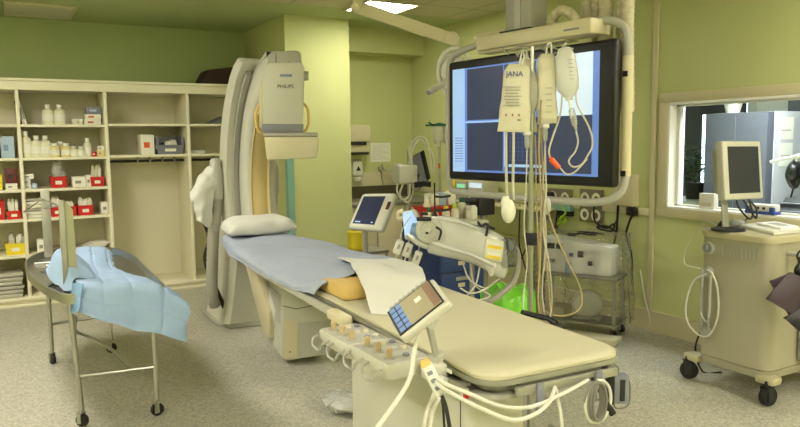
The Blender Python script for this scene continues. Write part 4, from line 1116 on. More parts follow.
GI = 'infusion bags on the drip stand'
def bagshape(px, d, top, bot, hw_top, hw_bot, th, m, parent, name, seed=0, wr=.006):
    """pillow-like bag between two image heights"""
    a, b = deep(px[0], top, d), deep(px[1], bot, d); mb = MB()
    nz_ = -CF
    def f(u, v, s):
        c = a+(b-a)*v; w = (hw_top+(hw_bot-hw_top)*v)*(1-.35*max(0, (.12-v)/.12)**2); x = u*2-1
        bul = (max(0, 1-x**4))**.5*(max(0, 1-(2*v-1)**6))**.5*(.55+.45*math.sin(PI*min(1, .2+v*.8)))
        return c+CR*(x*w)+nz_*(s*th*bul)
    mb.grid(lambda u, v: f(u, v, 1), 14, 24); mb.grid(lambda u, v: f(u, v, -1), 14, 24)
    bmesh.ops.remove_doubles(mb.bm, verts=mb.bm.verts, dist=.0005); mb.wrinkle(wr, 18, seed)
    return mb.build(name, m, parent, angle=80)
# bag with blue lettering
d1 = PD-.05
b1 = thing('infusion_bag', 'flat infusion bag with blue lettering, leftmost on the drip stand', 'infusion bag', deep(515, 131, d1), GI)
bagshape((518, 513.5), d1, 64, 132, .062, .077, .02, 'infusion', b1, 'bag_body', 1, .004)
BMx = frame_M(deep(514.5, 74, d1-.036), CR, deep(518, 64, d1)-deep(513.5, 132, d1))
text_mesh('JANA', .034, BMx, 'lettering', 'blue_ink', b1)
for k in range(7): MB(frame_M(deep(511.5, 87+3.1*k, d1-.03), CR, CU)).box((0.005*(k % 2), 0, 0), (.085-.012*(k % 3), .0035, .0012)).build('print_line', 'print_grey', b1)
for k in range(3): MB(frame_M(deep(506+6.5*k, 115, d1-.029), CR, CU)).box((0, 0, 0), (.007, .012, .0012)).build('print_mark', 'ink_red', b1)
MB(frame_M(deep(519, 120, d1-.027), CR, CU)).box((0, 0, 0), (.016, .005, .0012)).build('print_mark', 'ink', b1)
mb = MB(); mb.tube([deep(519, 66, d1), deep(521, 56, d1), deep(522.5, 50, PD-.01), deep(524, 57, d1), deep(522, 67, d1)], .004); mb.build('hanger_loop', 'white', b1)
for x0, x1 in ((506, 506.5), (513.5, 513)):
    MB().tube([deep(x0, 131, d1), deep(x0, 150, d1), deep(x1, 185, d1), deep(x1+1, 200, d1)], .0065).build('outlet_tube', 'tube_milk', b1)
# narrow bag behind
b2 = thing('infusion_bag', 'narrow cream infusion bag half hidden behind the lettered one', 'infusion bag', deep(527, 128, PD+.02), GI)
bagshape((526.5, 528), PD+.03, 58, 132, .035, .042, .02, 'infusion', b2, 'bag_body', 4)
mb = MB(); mb.tube([deep(526, 59, PD+.03), deep(526.5, 50, PD+.02), deep(528, 59, PD+.03)], .004); mb.build('hanger_loop', 'white', b2)
MB(frame_M(deep(529, 90, PD+.005), CR, CU)).box((0, 0, 0), (.02, .05, .001)).build('print_mark', 'print_grey', b2)
# plain bag
b3 = thing('infusion_bag', 'plain pale infusion bag in the middle of the drip stand', 'infusion bag', deep(547, 124, PD-.03), GI)
bagshape((546, 547.5), PD-.03, 54, 124, .048, .048, .028, 'infusion', b3, 'bag_body', 7, .008)
mb = MB(); mb.tube([deep(546, 55, PD-.03), deep(547.5, 45, PD-.02), deep(551, 44, PD-.02), deep(551.5, 54, PD-.03)], .0045); mb.build('hanger_loop', 'white', b3)
for k in range(5): MB(frame_M(deep(549, 88+6*k, PD-.062), CR, CU)).box((0, 0, 0), (.03, .003, .0012)).build('print_line', 'print_grey', b3)
# bottle bag with drip chamber
b4 = thing('infusion_bottle', 'clear scaled infusion bottle hanging rightmost on the drip stand', 'infusion bottle', deep(567, 100, PD-.06), GI)
a, b = deep(564.5, 46, PD-.06), deep(569, 100, PD-.06); ax = b-a; L_ = ax.length
MB().lathe([(.004, 0), (.03, .012), (.046, .05), (.052, .12), (.053, L_*.62), (.05, L_*.8), (.026, L_*.93), (.017, L_*.96), (.017, L_)], a, 22, axis=ax).build('bottle_body', 'infusion_clear', b4)
for k in range(6): MB(frame_M(a+ax*(.3+.07*k)-CF*.0545, CR, -ax)).box((.008, 0, 0), (.03-.01*(k % 2), .003, .0014)).build('scale_mark', 'print_grey', b4)
mb = MB(); mb.tube([a, a-ax*.06+CR*.01, deep(562, 46, PD), a], .003); mb.build('hanger_loop', 'white', b4)
c_ = deep(574, 121, PD-.06); MB().lathe([(.006, 0), (.014, .008), (.016, .04), (.016, .075), (.009, .09), (.006, .11)], deep(571, 108, PD-.06), 16, axis=c_-deep(571, 108, PD-.06)).build('drip_chamber', 'clear_tube', b4)
MB().tube([b, deep(570, 104, PD-.06), deep(571, 109, PD-.06)], .007).build('spike', 'white', b4)
# tubing
def tubing(pts, r, label, m='tube_milk', d=PD-.06, name='infusion_tube'):
    mb = MB(); mb.tube([deep(p[0], p[1], d if len(p) < 3 else p[2]) for p in pts], r, n=8)
    single(mb, name, m, label, 'tube', 'infusion tubing on the drip stand')
tubing([(576, 131), (578, 142), (575, 152), (570, 158), (569, 163), (574, 167), (582, 164), (588, 155), (592, 147), (592, 137), (588, 125), (582, 114), (577, 104), (576, 92), (578, 80), (575, 65), (569, 52)], .0042, 'clear loop of tubing swinging right of the drip chamber')
tubing([(562, 95), (561, 110), (558, 122), (553, 136), (549, 150), (550, 158)], .0045, 'tubing running down from the bottle to the orange clamp')
tubing([(560, 168), (566, 174), (573, 173), (579, 168), (587, 159)], .004, 'short clear tubing right of the orange clamp')
mb = MB(); mb.cyl(deep(551, 159, PD-.06), deep(559, 168, PD-.06), .014, .012, n=12); mb.cyl(deep(549.5, 157, PD-.06), deep(551.2, 159.5, PD-.06), .007, n=10)
single(mb, 'tube_clamp', 'orange', 'orange clamp on the looped tubing in front of the screen', 'clamp')
for (x, y0, y1, lb) in ((527, 134, 149, 'left'), (545, 127, 144, 'right')):
    t = thing('drip_chamber', lb+' clear drip chamber with a white cap below the hanging bags', 'drip chamber', deep(x, y1, PD-.03), 'drip chambers below the bags')
    a, b = deep(x, y0, PD-.03), deep(x, y1, PD-.03)
    MB().lathe([(.013, 0), (.014, .01), (.014, .058), (.008, .068), (.005, .078)], a, 14, axis=b-a).build('chamber_body', 'clear_tube', t)
    MB().lathe([(.02, -.012), (.02, .003), (.012, .008)], a, 14, axis=b-a).build('chamber_cap', 'white', t)
for k, (pts, r, m, dd, lb) in enumerate((
    ([(535, 135), (536, 160), (536, 190), (538, 240), (541, 300), (543, 328)], .004, 'tube_brown', PD-.02, 'brownish tube twisting down just right of the steel pole'),
    ([(541, 100), (539, 150), (541, 200), (540, 260), (538, 300), (543, 326)], .005, 'tube_brown', PD-.05, 'brownish tube running down close along the steel pole'),
    ([(544, 125), (545, 150), (543, 190), (546, 240), (542, 290), (546, 322)], .004, 'tube_milk', PD-.03, 'pale tube right of the brown ones along the pole'),
    ([(545, 145), (546, 190), (543, 230), (549, 262), (552, 300), (549, 324)], .0032, 'tube_milk', PD-.06, 'thin pale tube bowing outward below the right drip chamber'),
    ([(527, 150), (526, 190), (524, 225), (527, 262), (523, 300), (525, 312)], .0032, 'tube_milk', PD-.05, 'thin pale tube hanging left of the pole below the left drip chamber'),
    ([(540, 110), (543, 180), (544, 230), (548, 280), (551, 325)], .005, 'tube_brown', PD+.01, 'brownish tube at the back of the bunch right of the pole'),
    ([(543, 190), (552, 225), (566, 258), (579, 285), (582, 302), (576, 312), (560, 316), (545, 312)], .0045, 'tube_brown', PD-.04, 'tan hose slanting right from the pole across the covered pump'))):
    tubing(pts, r, lb, m, dd)
# white fluid bulb hanging below the lettered bag
t = thing('drainage_bulb', 'white drainage bulb hanging from two tubes left of the steel pole', 'bulb', deep(509, 222, d1))
mb = MB(); mb.ell(deep(508.5, 211, d1), (.034, .034, .058), 18, 12); mb.ell(deep(505.5, 203, d1), (.022, .024, .035), 14, 10); mb.build('bulb_body', 'frosted', t)
MB().cyl(deep(507, 200, d1), deep(506.8, 196, d1), .012, n=12).build('bulb_neck', 'white', t)
t = thing('drainage_bulb', 'small clear flat reservoir hanging just right of the steel pole', 'bulb', deep(549, 212, PD+.05))
mb = MB(); mb.ell(deep(546.5, 206, PD+.05), (.025, .02, .045), 16, 10); mb.build('bulb_body', 'clear_bag', t)
MB().tube([deep(546, 197, PD+.05), deep(546, 180, PD+.05), deep(545, 160, PD+.03)], .004).build('bulb_tube', 'tube_milk', t)

# ================================================================== COMPUTER CART ON THE RIGHT
ZT = 1.02
cart = thing('equipment_cart', 'beige equipment cart on black castors under the control room window', 'cart', (3.85, 2.6, 0))
a = Vector((3.88, 2.915, 0)); b = Vector((3.88, 2.425, 0))
ya_ = (b-a).normalized(); nx = Vector((-ya_.y, ya_.x, 0))     # ya_: along the front towards the viewer; nx: into the cart
nx = nx if nx.x > 0 else -nx
FL = (b-a).length; CD = .62
CM = Matrix(((ya_.x, nx.x, 0, a.x), (ya_.y, nx.y, 0, a.y), (0, 0, 1, 0), (0, 0, 0, 1)))   # local x: along the front, y: depth, z up
def rrect(x0, x1, y0, y1, r, z, n=5):
    P = []
    for cx, cy, a0 in ((x1-r, y0+r, -PI/2), (x1-r, y1-r, 0), (x0+r, y1-r, PI/2), (x0+r, y0+r, PI)):
        for k in range(n+1):
            t_ = a0+PI/2*k/n; P.append((cx+r*math.cos(t_), cy+r*math.sin(t_), z))
    return P
def stack(levels, name, m, parent, M=CM, ang=40):
    mb = MB(M); R = [[mb._v(p) for p in rrect(*l)] for l in levels]
    for p, q in zip(R, R[1:]): mb.bridge(p, q)
    mb._f(R[0][::-1]); mb._f(R[-1]); return mb.build(name, m, parent, angle=ang)
body = stack([(.0, FL, 0, CD, .07, .205), (.0, FL, 0, CD, .07, ZT-.042)], 'cabinet', 'cart_beige', cart)
stack([(-.008, FL+.010, -.010, CD+.02, .08, ZT-.042), (-.012, FL+.012, -.012, CD+.02, .08, ZT-.026), (-.012, FL+.012, -.012, CD+.02, .08, ZT-.008), (-.004, FL+.004, -.004, CD+.01, .07, ZT)], 'worktop', 'cart_top', cart)
stack([(.01, FL-.01, .01, CD, .06, .15), (.0, FL, 0, CD, .07, .20)], 'base_frame', 'cart_beige', cart)
mb = MB(CM)
for k in range(10): mb.lohi((.16+.026*k, -.004, .865), (.172+.026*k, .002, .945))
mb.build('vent', 'equip_grey', cart)
p0 = CM @ Vector((.075, 0, .905)); nrm = -(CM.to_3x3() @ Vector((0, 1, 0)))
g_ = MB().lathe([(.036, 0), (.04, .006), (.04, .018), (.034, .022)], p0, 22, axis=nrm).build('gauge', 'equip_mid', cart)
MB().lathe([(.031, .0222), (.031, .0235)], p0, 22, axis=nrm).build('gauge_face', 'grey_plastic', g_)
MB(CM).box((.075, -.0245, .912), (.006, .002, .03)).build('gauge_needle', 'white', g_)
mb = MB(CM); mb.tube([(.05, -.02, .76), (.05, -.03, .73), (.05, -.03, .42), (.05, -.02, .37)], .010); mb.tube([(.11, -.02, .73), (.11, -.03, .69), (.11, -.03, .42), (.11, -.02, .37)], .010)
mb.box((.08, -.01, .36), (.08, .03, .06), bev=.008); mb.lathe([(.034, 0), (.034, .03)], (.08, -.0, .75), 18, axis=(0, -1, 0)); mb.build('tube_bracket', 'equip_grey', cart)
mb = MB(CM); mb.tube([(.08, -.03, .74), (.0, -.05, .68), (-.05, -.05, .52), (-.03, -.05, .40), (.05, -.04, .335), (.13, -.04, .36), (.18, -.04, .5), (.17, -.04, .66), (.13, -.04, .75), (.09, -.035, .77)], .006); mb.build('gas_hose', 'white_cable', cart)
mb = MB(CM); mb.tube([(.06, -.03, .72), (.05, -.035, .5), (.11, -.035, .45), (.12, -.035, .74)], .005); mb.build('gas_hose', 'white_cable', cart)
for i, (x, y) in enumerate(((-.07, .03), (FL-.0, .02), (-.07, CD-.06), (FL-.0, CD-.06))):
    p = CM @ Vector((x, y, 0)); 
    mb = MB(CM); mb.box((x+(.02 if x < .2 else -.02), y+.03, .15), (.12, .10, .05), bev=.016); mb.build('corner_foot', 'cart_top', cart)
    caster(cart, (p.x, p.y, 0), .058, .05, rz=.9+.6*i, m='rubber', fork='dark')
# handle bar on the viewer's side
e = FL
mb = MB(CM); mb.tube([(e-.02, .16, .91), (e+.08, .14, .915), (e+.10, .2, .92), (e+.10, .34, .925), (e+.10, CD-.05, .93), (e-.02, CD-.02, .93)], .014); mb.build('handle_bar', 'equip_mid', cart)
for x, z in ((.0, .55), (.0, .35)):
    mb = MB(CM); mb.tube([(e, .40, z), (e+.13, .42, z+.01), (e+.13, .66, z+.02)], .011, smooth=False); mb.build('side_rail', 'equip_mid', cart)
mb = MB(CM); mb.lohi((e-.0, .28, .23), (e+.06, CD+.1, .66), bev=.03, seg=4); mb.build('side_canister', 'equip_grey', cart)
mb = MB(CM); mb.tube([(e+.08, .15, .915), (e+.095, .14, .875), (e+.08, .15, .835), (e+.065, .16, .875), (e+.08, .16, .912)], .006); mb.build('bar_loop', 'dark', cart)
# cables near the cart
mb = MB(); mb.tube([CM @ Vector((.05, .1, 1.04)), CM @ Vector((-.03, .1, 1.06)), CM @ Vector((-.10, .1, .99)), CM @ Vector((-.14, .05, .86)), CM @ Vector((-.08, -.03, .78)), CM @ Vector((.03, -.035, .77))], .004)
single(mb, 'white_hose', 'white_cable', 'thin pale tube arching left from the cart top to its gauge', 'cable')
mb = MB(); mb.tube([CM @ Vector((-.01, .2, .46)), CM @ Vector((-.04, .15, .38)), CM @ Vector((-.08, .1, .2)), CM @ Vector((-.09, .2, .01)), CM @ Vector((-.02, .3, .008))], .006)
single(mb, 'power_cord', 'black_cable', 'black power cord dropping behind the left end of the cart', 'cord')
# purple bag
t = thing('cuff_bag', 'dark purple cloth pouch hanging on the side of the cart', 'bag', CM @ Vector((e+.1, .2, .6)))
def quad(c4, th, name, m, seed, nu=12):
    P = c4; mb = MB()
    mb.grid(lambda u, v: (P[0]*(1-u)+P[1]*u)*(1-v)+(P[3]*(1-u)+P[2]*u)*v-CF*(.018*math.sin(PI*u)*math.sin(PI*v)), nu, nu, th); mb.wrinkle(.007, 14, seed); mb.build(name, m, t)
dd = 3.92
quad([deep(787, 273, dd), deep(803, 281, dd), deep(789, 312, dd), deep(766, 299, dd-.02)], .03, 'front_flap', 'purple', 2)
quad([deep(769, 281, dd+.04), deep(790, 272, dd+.04), deep(812, 300, dd+.04), deep(790, 318, dd+.04)], .03, 'back_flap', 'purple', 6)
mb = MB(); mb.ell(deep(800, 270, dd+.03), (.035, .03, .045)); mb.ell(deep(806, 276, dd+.03), (.03, .03, .04)); mb.wrinkle(.008, 20); mb.build('bulb', 'black', t)
mb = MB(); mb.tube([deep(800, 262, dd+.03), deep(797, 256, dd+.03), deep(801, 251, dd+.03), deep(806, 258, dd+.03)], .006); mb.build('strap', 'black', t)
quad([deep(783, 318, dd+.02), deep(806, 306, dd+.02), deep(812, 328, dd+.02), deep(800, 331, dd+.02)], .025, 'lower_flap', 'dark', 9)

# monitor on the cart
lcd = thing('computer_monitor', 'white framed flat monitor standing on the beige cart', 'monitor', at(726, 224, z=ZT))
LD = 4.3
q0, q1, q2, q3 = deep(722.5, 141, LD-.08), deep(761, 143.5, LD+.08), deep(763.5, 196, LD+.08), deep(726, 200.5, LD-.08)
rx = ((q1-q0)+(q2-q3)).normalized(); uy = ((q0-q3)+(q1-q2)).normalized(); LM = frame_M((q0+q1+q2+q3)/4, rx, uy)
w_, h_ = (q1-q0).length, (q0-q3).length
MB(LM).box((0, 0, -.03), (w_, h_, .06), bev=.012, seg=3).build('monitor_housing', 'equip', lcd)
MB(LM).box((0, 0, -.085), (w_*.8, h_*.78, .08), bev=.025, seg=3).build('monitor_back', 'equip_mid', lcd)
MB(LM).box((.004, .003, .0006), (w_*.80, h_*.80, .002)).build('display', 'off_screen', lcd)
bs = at(728, 224, z=ZT)
n2 = LM @ Vector((0, -h_*.5, -.05))
mb = MB(); mb.tube([LM @ Vector((-.05, -.05, -.12)), LM @ Vector((-.05, -h_*.5-.03, -.11)), (n2.x-.03, n2.y+.06, ZT+.02)], .024, smooth=False, n=4); mb.build('stand_neck', 'equip_mid', lcd)
MB().lathe([(.10, 0), (.10, .012), (.05, .022), (.03, .024)], (n2.x-.03, n2.y+.04, ZT+.0005), 24).build('stand_base', 'dark', lcd)
mb = MB(); mb.tube([LM @ Vector((-.04, -h_*.5-.0, -.03)), LM @ Vector((-.06, -h_*.5-.05, .0)), LM @ Vector((.0, -h_*.5-.12, .02)), LM @ Vector((.05, -h_*.5-.09, .01)), LM @ Vector((.06, -h_*.5-.0, -.02))], .006); mb.tube([LM @ Vector((.02, -h_*.5, -.03)), LM @ Vector((.03, -h_*.5-.07, .01)), LM @ Vector((.08, -h_*.5-.12, .01)), LM @ Vector((.1, -h_*.5-.06, 0)), LM @ Vector((.07, -h_*.5, -.03))], .006)
mb.build('signal_cable', 'black_cable', lcd)
# clutter on the cart top
p = at(722, 228, z=ZT); mb = MB(); mb.lathe([(.035, 0), (.035, .012), (.02, .03), (.012, .045)], (p.x, p.y, ZT+.001), 16)
single(mb, 'camera_knob', 'black', 'small black dome shaped knob beside the monitor stand', 'knob')
mb = MB(); p = at(737, 227, z=ZT); mb.ell((p.x, p.y, ZT+.026), (.04, .05, .028)); mb.wrinkle(.012, 25, 3)
single(mb, 'plastic_wrap', 'clear_bag', 'crumpled clear plastic wrap in front of the monitor stand', 'wrap')
p = at(745, 225, z=ZT); mb = MB(Matrix.Translation((p.x, p.y, ZT+.006)) @ Matrix.Rotation(.4, 4, 'Z')); mb.tube([(-.05, 0, .004), (0, 0, .006), (.06, .01, .02), (.1, .01, .024)], .006)
single(mb, 'marker_pen', 'black', 'black pen lying right of the monitor stand on the cart', 'pen')
t = thing('telephone', 'white desk telephone shaped console lying on the cart at the right', 'telephone', at(780, 234, z=ZT))
k0, k1, k2, k3 = Vector((4.12, 2.80, 0)), Vector((3.96, 2.47, 0)), Vector((4.21, 2.44, 0)), Vector((4.37, 2.72, 0))
mb = MB(); mb.prism([(p.x, p.y, ZT+.0005) for p in (k0, k1, k2, k3)], (0, 0, .022), bev=.006); mb.build('console_body', 'white', t)
mb = MB(); kk = [(k0*(1-u)+k1*u)*(1-v)+(k3*(1-u)+k2*u)*v for u, v in ((.1, .35), (.9, .35), (.9, .95), (.1, .95))]
mb.prism([(p.x, p.y, ZT+.021) for p in kk], (0, 0, .018), bev=.008); mb.build('raised_panel', 'bright_white', t)
mb = MB(); kk = [(k0*(1-u)+k1*u)*(1-v)+(k3*(1-u)+k2*u)*v for u, v in ((.3, .5), (.8, .5), (.8, .8), (.3, .8))]
mb.prism([(p.x, p.y, ZT+.0385) for p in kk], (0, 0, .0015)); mb.build('key_field', 'equip_mid', t)
# ================================================================== ALCOVE
AY = 7.84
t = thing('towel_dispenser', 'large cream paper towel dispenser on the alcove wall behind the pillar edge', 'dispenser', (3.86, AY-.1, 1.43))
MB().lohi((3.62, AY-.22, 1.60), (3.93, AY, 1.81), bev=.02, seg=3).build('dispenser_cover', 'equip_warm', t)
MB().lohi((3.63, AY-.2, 1.48), (3.92, AY, 1.60), bev=.008).build('dispenser_body', 'equip_warm', t)
MB().lohi((3.64, AY-.222, 1.565), (3.87, AY-.19, 1.61)).build('paper_window', 'dark', t)
MB().lohi((3.63, AY-.19, 1.45), (3.92, AY-.01, 1.482), bev=.005).build('outlet', 'dark', t)
t = thing('soap_dispenser', 'small white soap dispenser on the alcove wall under the towel dispenser', 'dispenser', (3.81, AY-.06, 1.13))
MB().lohi((3.74, AY-.10, 1.18), (3.885, AY, 1.39), bev=.03, seg=3).build('dispenser_cover', 'white', t)
MB().prism([(3.78, AY-.102, 1.25), (3.85, AY-.102, 1.25), (3.815, AY-.102, 1.31)], (0, .004, 0)).build('level_window', 'dark', t)
MB().lathe([(.05, 0), (.06, .03), (.06, .055)], (3.81, AY-.062, 1.12), 20).build('push_bowl', 'frosted', t)
t = thing('wall_notice', 'white printed paper sheet taped on the alcove wall', 'notice', (4.18, AY-.003, 1.34))
MB().lohi((4.035, AY-.004, 1.35), (4.325, AY-.0005, 1.59)).build('sheet', 'paper', t)
mb = MB()
for k in range(8): mb.lohi((4.06, AY-.0052, 1.385+.025*k), (4.06+.24-.05*(k % 3), AY-.0035, 1.388+.025*k))
mb.build('print_lines', 'print_grey', t)
t = thing('wall_tap', 'small chrome swivel tap on the wall above the steel splashback', 'tap', (4.17, AY-.06, 1.22))
mb = MB(); mb.cyl((4.17, AY, 1.27), (4.17, AY-.05, 1.27), .035); mb.tube([(4.17, AY-.05, 1.27), (4.2, AY-.09, 1.25), (4.3, AY-.14, 1.225), (4.38, AY-.15, 1.20)], .013); mb.build('tap_spout', 'steel', t)
MB().tube([(4.17, AY-.05, 1.28), (4.17, AY-.06, 1.33)], .012, smooth=False).build('tap_lever', 'steel', t)
MB().cyl((4.17, AY-.02, 1.26), (4.22, AY-.02, .95), .01).build('feed_pipe', 'steel', t)
mb = MB(); mb.lohi((3.42, AY-.02, 1.05), (XR-.005, AY-.002, 1.225), bev=.003)
single(mb, 'splash_panel', 'equip_warm', 'pale cream splashback panel above the dark steel strip in the alcove', 'splashback')
t = thing('sink_counter', 'steel sink counter along the back wall of the alcove', 'counter', (4.0, 7.5, 0))
mb = MB(); mb.lohi((3.42, 7.25, .86), (4.63, AY-.03, .90), bev=.006); mb.build('worktop', 'dull_steel', t)
mb = MB(); mb.lohi((3.42, AY-.03, .90), (4.63, AY-.004, 1.048)); mb.build('upstand', 'dark_steel', t)
mb = MB(); mb.lohi((3.43, 7.30, .02), (4.62, 7.8, .86)); mb.build('cabinet', 'equip_grey', t)
for k in range(3):
    d_ = MB().lohi((3.45+.39*k, 7.285, .12), (3.82+.39*k, 7.30, .84), bev=.004).build('door', 'equip_warm', t)
    MB().tube([(3.77+.39*k, 7.285, .7), (3.77+.39*k, 7.26, .71), (3.77+.39*k, 7.26, .77), (3.77+.39*k, 7.285, .78)], .005).build('door_handle', 'steel', d_)
# white bezel monitor
vm = thing('patient_monitor', 'small white monitor with thick bezel leaning beyond the table by the pillar', 'monitor', at(370, 235, y=5.3))
D0 = 5.75
v = [deep(362, 193, D0+.05), deep(397, 192.5, D0-.02), deep(382, 231, D0-.1), deep(347, 228, D0)]
rx = ((v[1]-v[0])+(v[2]-v[3])).normalized(); uy = ((v[0]-v[3])+(v[1]-v[2])).normalized()
def skew(c4, z, th, name, m, par, bev=0):
    n = (c4[1]-c4[0]).cross(c4[0]-c4[3]).normalized(); n = n if n.dot(CF) < 0 else -n
    return MB().prism([p+n*z for p in c4], -n*th, bev=bev, seg=3).build(name, m, par)
skew(v, 0, .1, 'monitor_housing', 'bright_white', vm, .03)
def inn(c4, a0, a1, b0, b1):
    f = lambda u, w: (c4[3]*(1-u)+c4[2]*u)*(1-w)+(c4[0]*(1-u)+c4[1]*u)*w
    return [f(a0, b1), f(a1, b1), f(a1, b0), f(a0, b0)]
skew(inn(v, .10, .72, .14, .90), .003, .004, 'display', 'navy_screen', vm); skew(inn(v, .15, .3, .18, .21), .0045, .002, 'status_text', 'scr_pale', vm); skew(inn(v, .6, .66, .18, .21), .0045, .002, 'status_text', 'scr_pale', vm)
skew(inn(v, .86, .95, .55, .75), .012, .012, 'dial', 'dark_red', vm, .004)
b_ = (v[2]+v[3])/2+CF*.08
mb = MB(); mb.tube([b_+Vector((0, 0, .05)), b_-Vector((0, 0, .12)), (b_.x, b_.y, .75), (b_.x, b_.y, .03)], .025, smooth=False); mb.build('stand_post', 'equip_grey', vm)
mb = MB(); mb.lathe([(.25, 0), (.25, .02), (.05, .05)], (b_.x, b_.y, 0), 24); mb.build('stand_base', 'equip_grey', vm)
# yellow waste container
p = at(357, 240, y=5.6)
t = thing('sharps_container', 'yellow sharps container below the small white monitor', 'container', (p.x, 5.6, .70))
MB().lathe([(.07, 0), (.085, .02), (.085, .13), (.08, .15)], (p.x, 5.6, p.z-.09), 20).build('container_body', 'yellow', t)
MB().lathe([(.087, .14), (.087, .17), (.05, .18), (.05, .2), (.045, .2)], (p.x, 5.6, p.z-.09), 20).build('lid', 'yellow', t)
t2 = thing('side_stand', 'low steel side stand under the yellow sharps container', 'stand', (p.x, 5.6, 0))
MB().lohi((p.x-.16, 5.45, p.z-.12), (p.x+.25, 5.85, p.z-.0905), bev=.005).build('shelf', 'dull_steel', t2)
for dx in (-.14, .23):
    for dy in (5.47, 5.83): MB().cyl((p.x+dx, dy, 0), (p.x+dx, dy, p.z-.12), .012).build('leg', 'dull_steel', t2)
# ================================================================== BLUE DRAWER CART
BX0, BX1, BY0, BY1 = 2.74, 3.16, 4.25, 4.80
bc = thing('supply_cart', 'dark blue drawer cart behind the covered injector', 'cart', (2.85, 4.55, 0))
MB().lohi((BX0, BY0, .10), (BX1, BY1, .97), bev=.012).build('cabinet', 'navy', bc)
MB().lohi((BX0-.02, BY0-.02, .97), (BX1+.02, BY1+.02, 1.0), bev=.008).build('worktop', 'equip', bc)
for k in range(5):
    d_ = MB().lohi((BX0+.015, BY0-.014, .14+.165*k), (BX1-.015, BY0+.001, .29+.165*k), bev=.004).build('drawer', 'blue_drawer', bc)
    MB().lohi((BX0+.14, BY0-.024, .235+.165*k), (BX1-.14, BY0-.0135, .262+.165*k), bev=.003).build('drawer_handle', 'equip_grey', d_)
    MB().lohi((BX0+.16, BY0-.0165, .185+.165*k), (BX1-.2, BY0-.0135, .215+.165*k)).build('drawer_label', 'equip_warm', d_)
for x in (BX0+.06, BX1-.06):
    for y in (BY0+.06, BY1-.06): caster(bc, (x, y, 0), .035, .025)
# things on the blue cart (top at z = 1.0)
def on_cart(px, y): p = at(px, 215, y=y); return p.x
def pot(name, label, cat, px, y, r, h, m, capm=None, caph=.03, group='bottles and jars on the blue cart', z=1.0):
    x = on_cart(px, y)
    t = thing(name, label, cat, (x, y, z), group)
    MB().lathe([(r*.95, 0), (r, .004), (r, h*.8), (r*.6, h*.95), (r*.55, h)], (x, y, z+.0005), 18).build('bottle_body', m, t)
    if capm: MB().lathe([(r*.62, h*.93), (r*.62, h+caph*.9), (r*.5, h+caph)], (x, y, z+.0005), 16).build('bottle_cap', capm, t)
    MB().lathe([(r*1.012, h*.25), (r*1.012, h*.6)], (x, y, z+.0005), 18).build('bottle_label', 'paper', t)
pot('plastic_bottle', 'white topped clear bottle at the left on the blue cart', 'bottle', 427, 4.5, .03, .15, 'bottle', 'bottle_cap')
pot('plastic_bottle', 'bottle with a teal cap at the front left on the blue cart', 'bottle', 429, 4.32, .028, .09, 'bottle', 'green_dark')
pot('plastic_bottle', 'bottle with a red cap in front of the red tray on the blue cart', 'bottle', 435, 4.31, .026, .09, 'bottle', 'red')
pot('plastic_bottle', 'small bottle with a yellow cap on the blue cart', 'bottle', 446, 4.33, .03, .09, 'bottle', 'yellow')
pot('plastic_bottle', 'pale bottle with a lime cap right of the yellow capped one', 'bottle', 455, 4.36, .03, .1, 'bottle', 'lime')
pot('plastic_bottle', 'grey bottle with a teal label at the right end of the blue cart', 'bottle', 462, 4.5, .035, .13, 'frosted', 'green_dark')
pot('plastic_jar', 'squat white jar beside the grey teal capped bottle', 'jar', 469, 4.42, .035, .07, 'bottle', 'bottle_cap')
x = on_cart(437, 4.5); mb = MB(); 
t = thing('red_tray', 'red plastic tray of supplies on the blue cart', 'tray', (x, 4.55, 1.0))
MB().prism([(x-.10, 4.45, 1.001), (x+.10, 4.45, 1.001), (x+.13, 4.43, 1.10), (x-.13, 4.43, 1.10)], (0, .22, 0), bev=.008).build('tray_body', 'red', t)
MB().lohi((x-.14, 4.42, 1.095), (x+.14, 4.66, 1.105), bev=.003).build('tray_rim', 'red', t)
for k, (px, z, m, w) in enumerate(((432, 1.1055, 'paper', .08), (440, 1.1055, 'pale_blue', .06), (449, 1.1055, 'paper', .07))):
    xx = on_cart(px, 4.54)
    mb = MB(); mb.box((xx, 4.54, z+.05), (w, .1, .1), bev=.01); mb.wrinkle(.01, 18, k)
    single(mb, 'supply_pack', m, ('left white', 'pale blue', 'right white')[k]+' pack standing in the red tray on the blue cart', 'pack', 'packs in the red tray')
# thin pole with grey terminal, black clamps
px_ = on_cart(425, 4.7)
dp = thing('device_pole', 'thin device pole carrying a tilted grey terminal left of the drip stand', 'pole', (px_, 4.95, 0))
zt = at(423, 150, y=4.95).z
MB().cyl((px_, 4.95, .05), (px_, 4.95, zt), .012).build('pole', 'dull_steel', dp)
MB().lathe([(.11, 0), (.11, .03), (.03, .06)], (px_, 4.95, 0), 20).build('pole_base', 'equip_grey', dp)
TQ = [deep(413, 155, 5.6), deep(421, 151, 5.62), deep(428, 180, 5.52), deep(420, 187, 5.5)]
tm = skew(TQ, 0, .07, 'terminal', 'grey_plastic', dp, .008)
TE = [deep(421.5, 151, 5.6), deep(424, 150, 5.62), deep(430.5, 178, 5.52), deep(428.5, 180, 5.5)]
skew(TE, .004, .07, 'terminal_edge', 'dark', dp, .004)
mb = MB(); mb.box(deep(405, 174, 5.5), (.17, .12, .14), bev=.015); mb.box(deep(399, 167, 5.5), (.07, .08, .05), bev=.01); mb.box(deep(405, 168, 5.46), (.12, .06, .03), bev=.008)
mb.build('transducer_block', 'equip', dp)
mb = MB(); mb.tube([deep(412, 172, 5.5), deep(418, 176, 5.55), Vector((px_, 4.95, deep(418, 178, 5.5).z))], .014); mb.build('clamp_arm', 'dark', dp)
mb = MB()
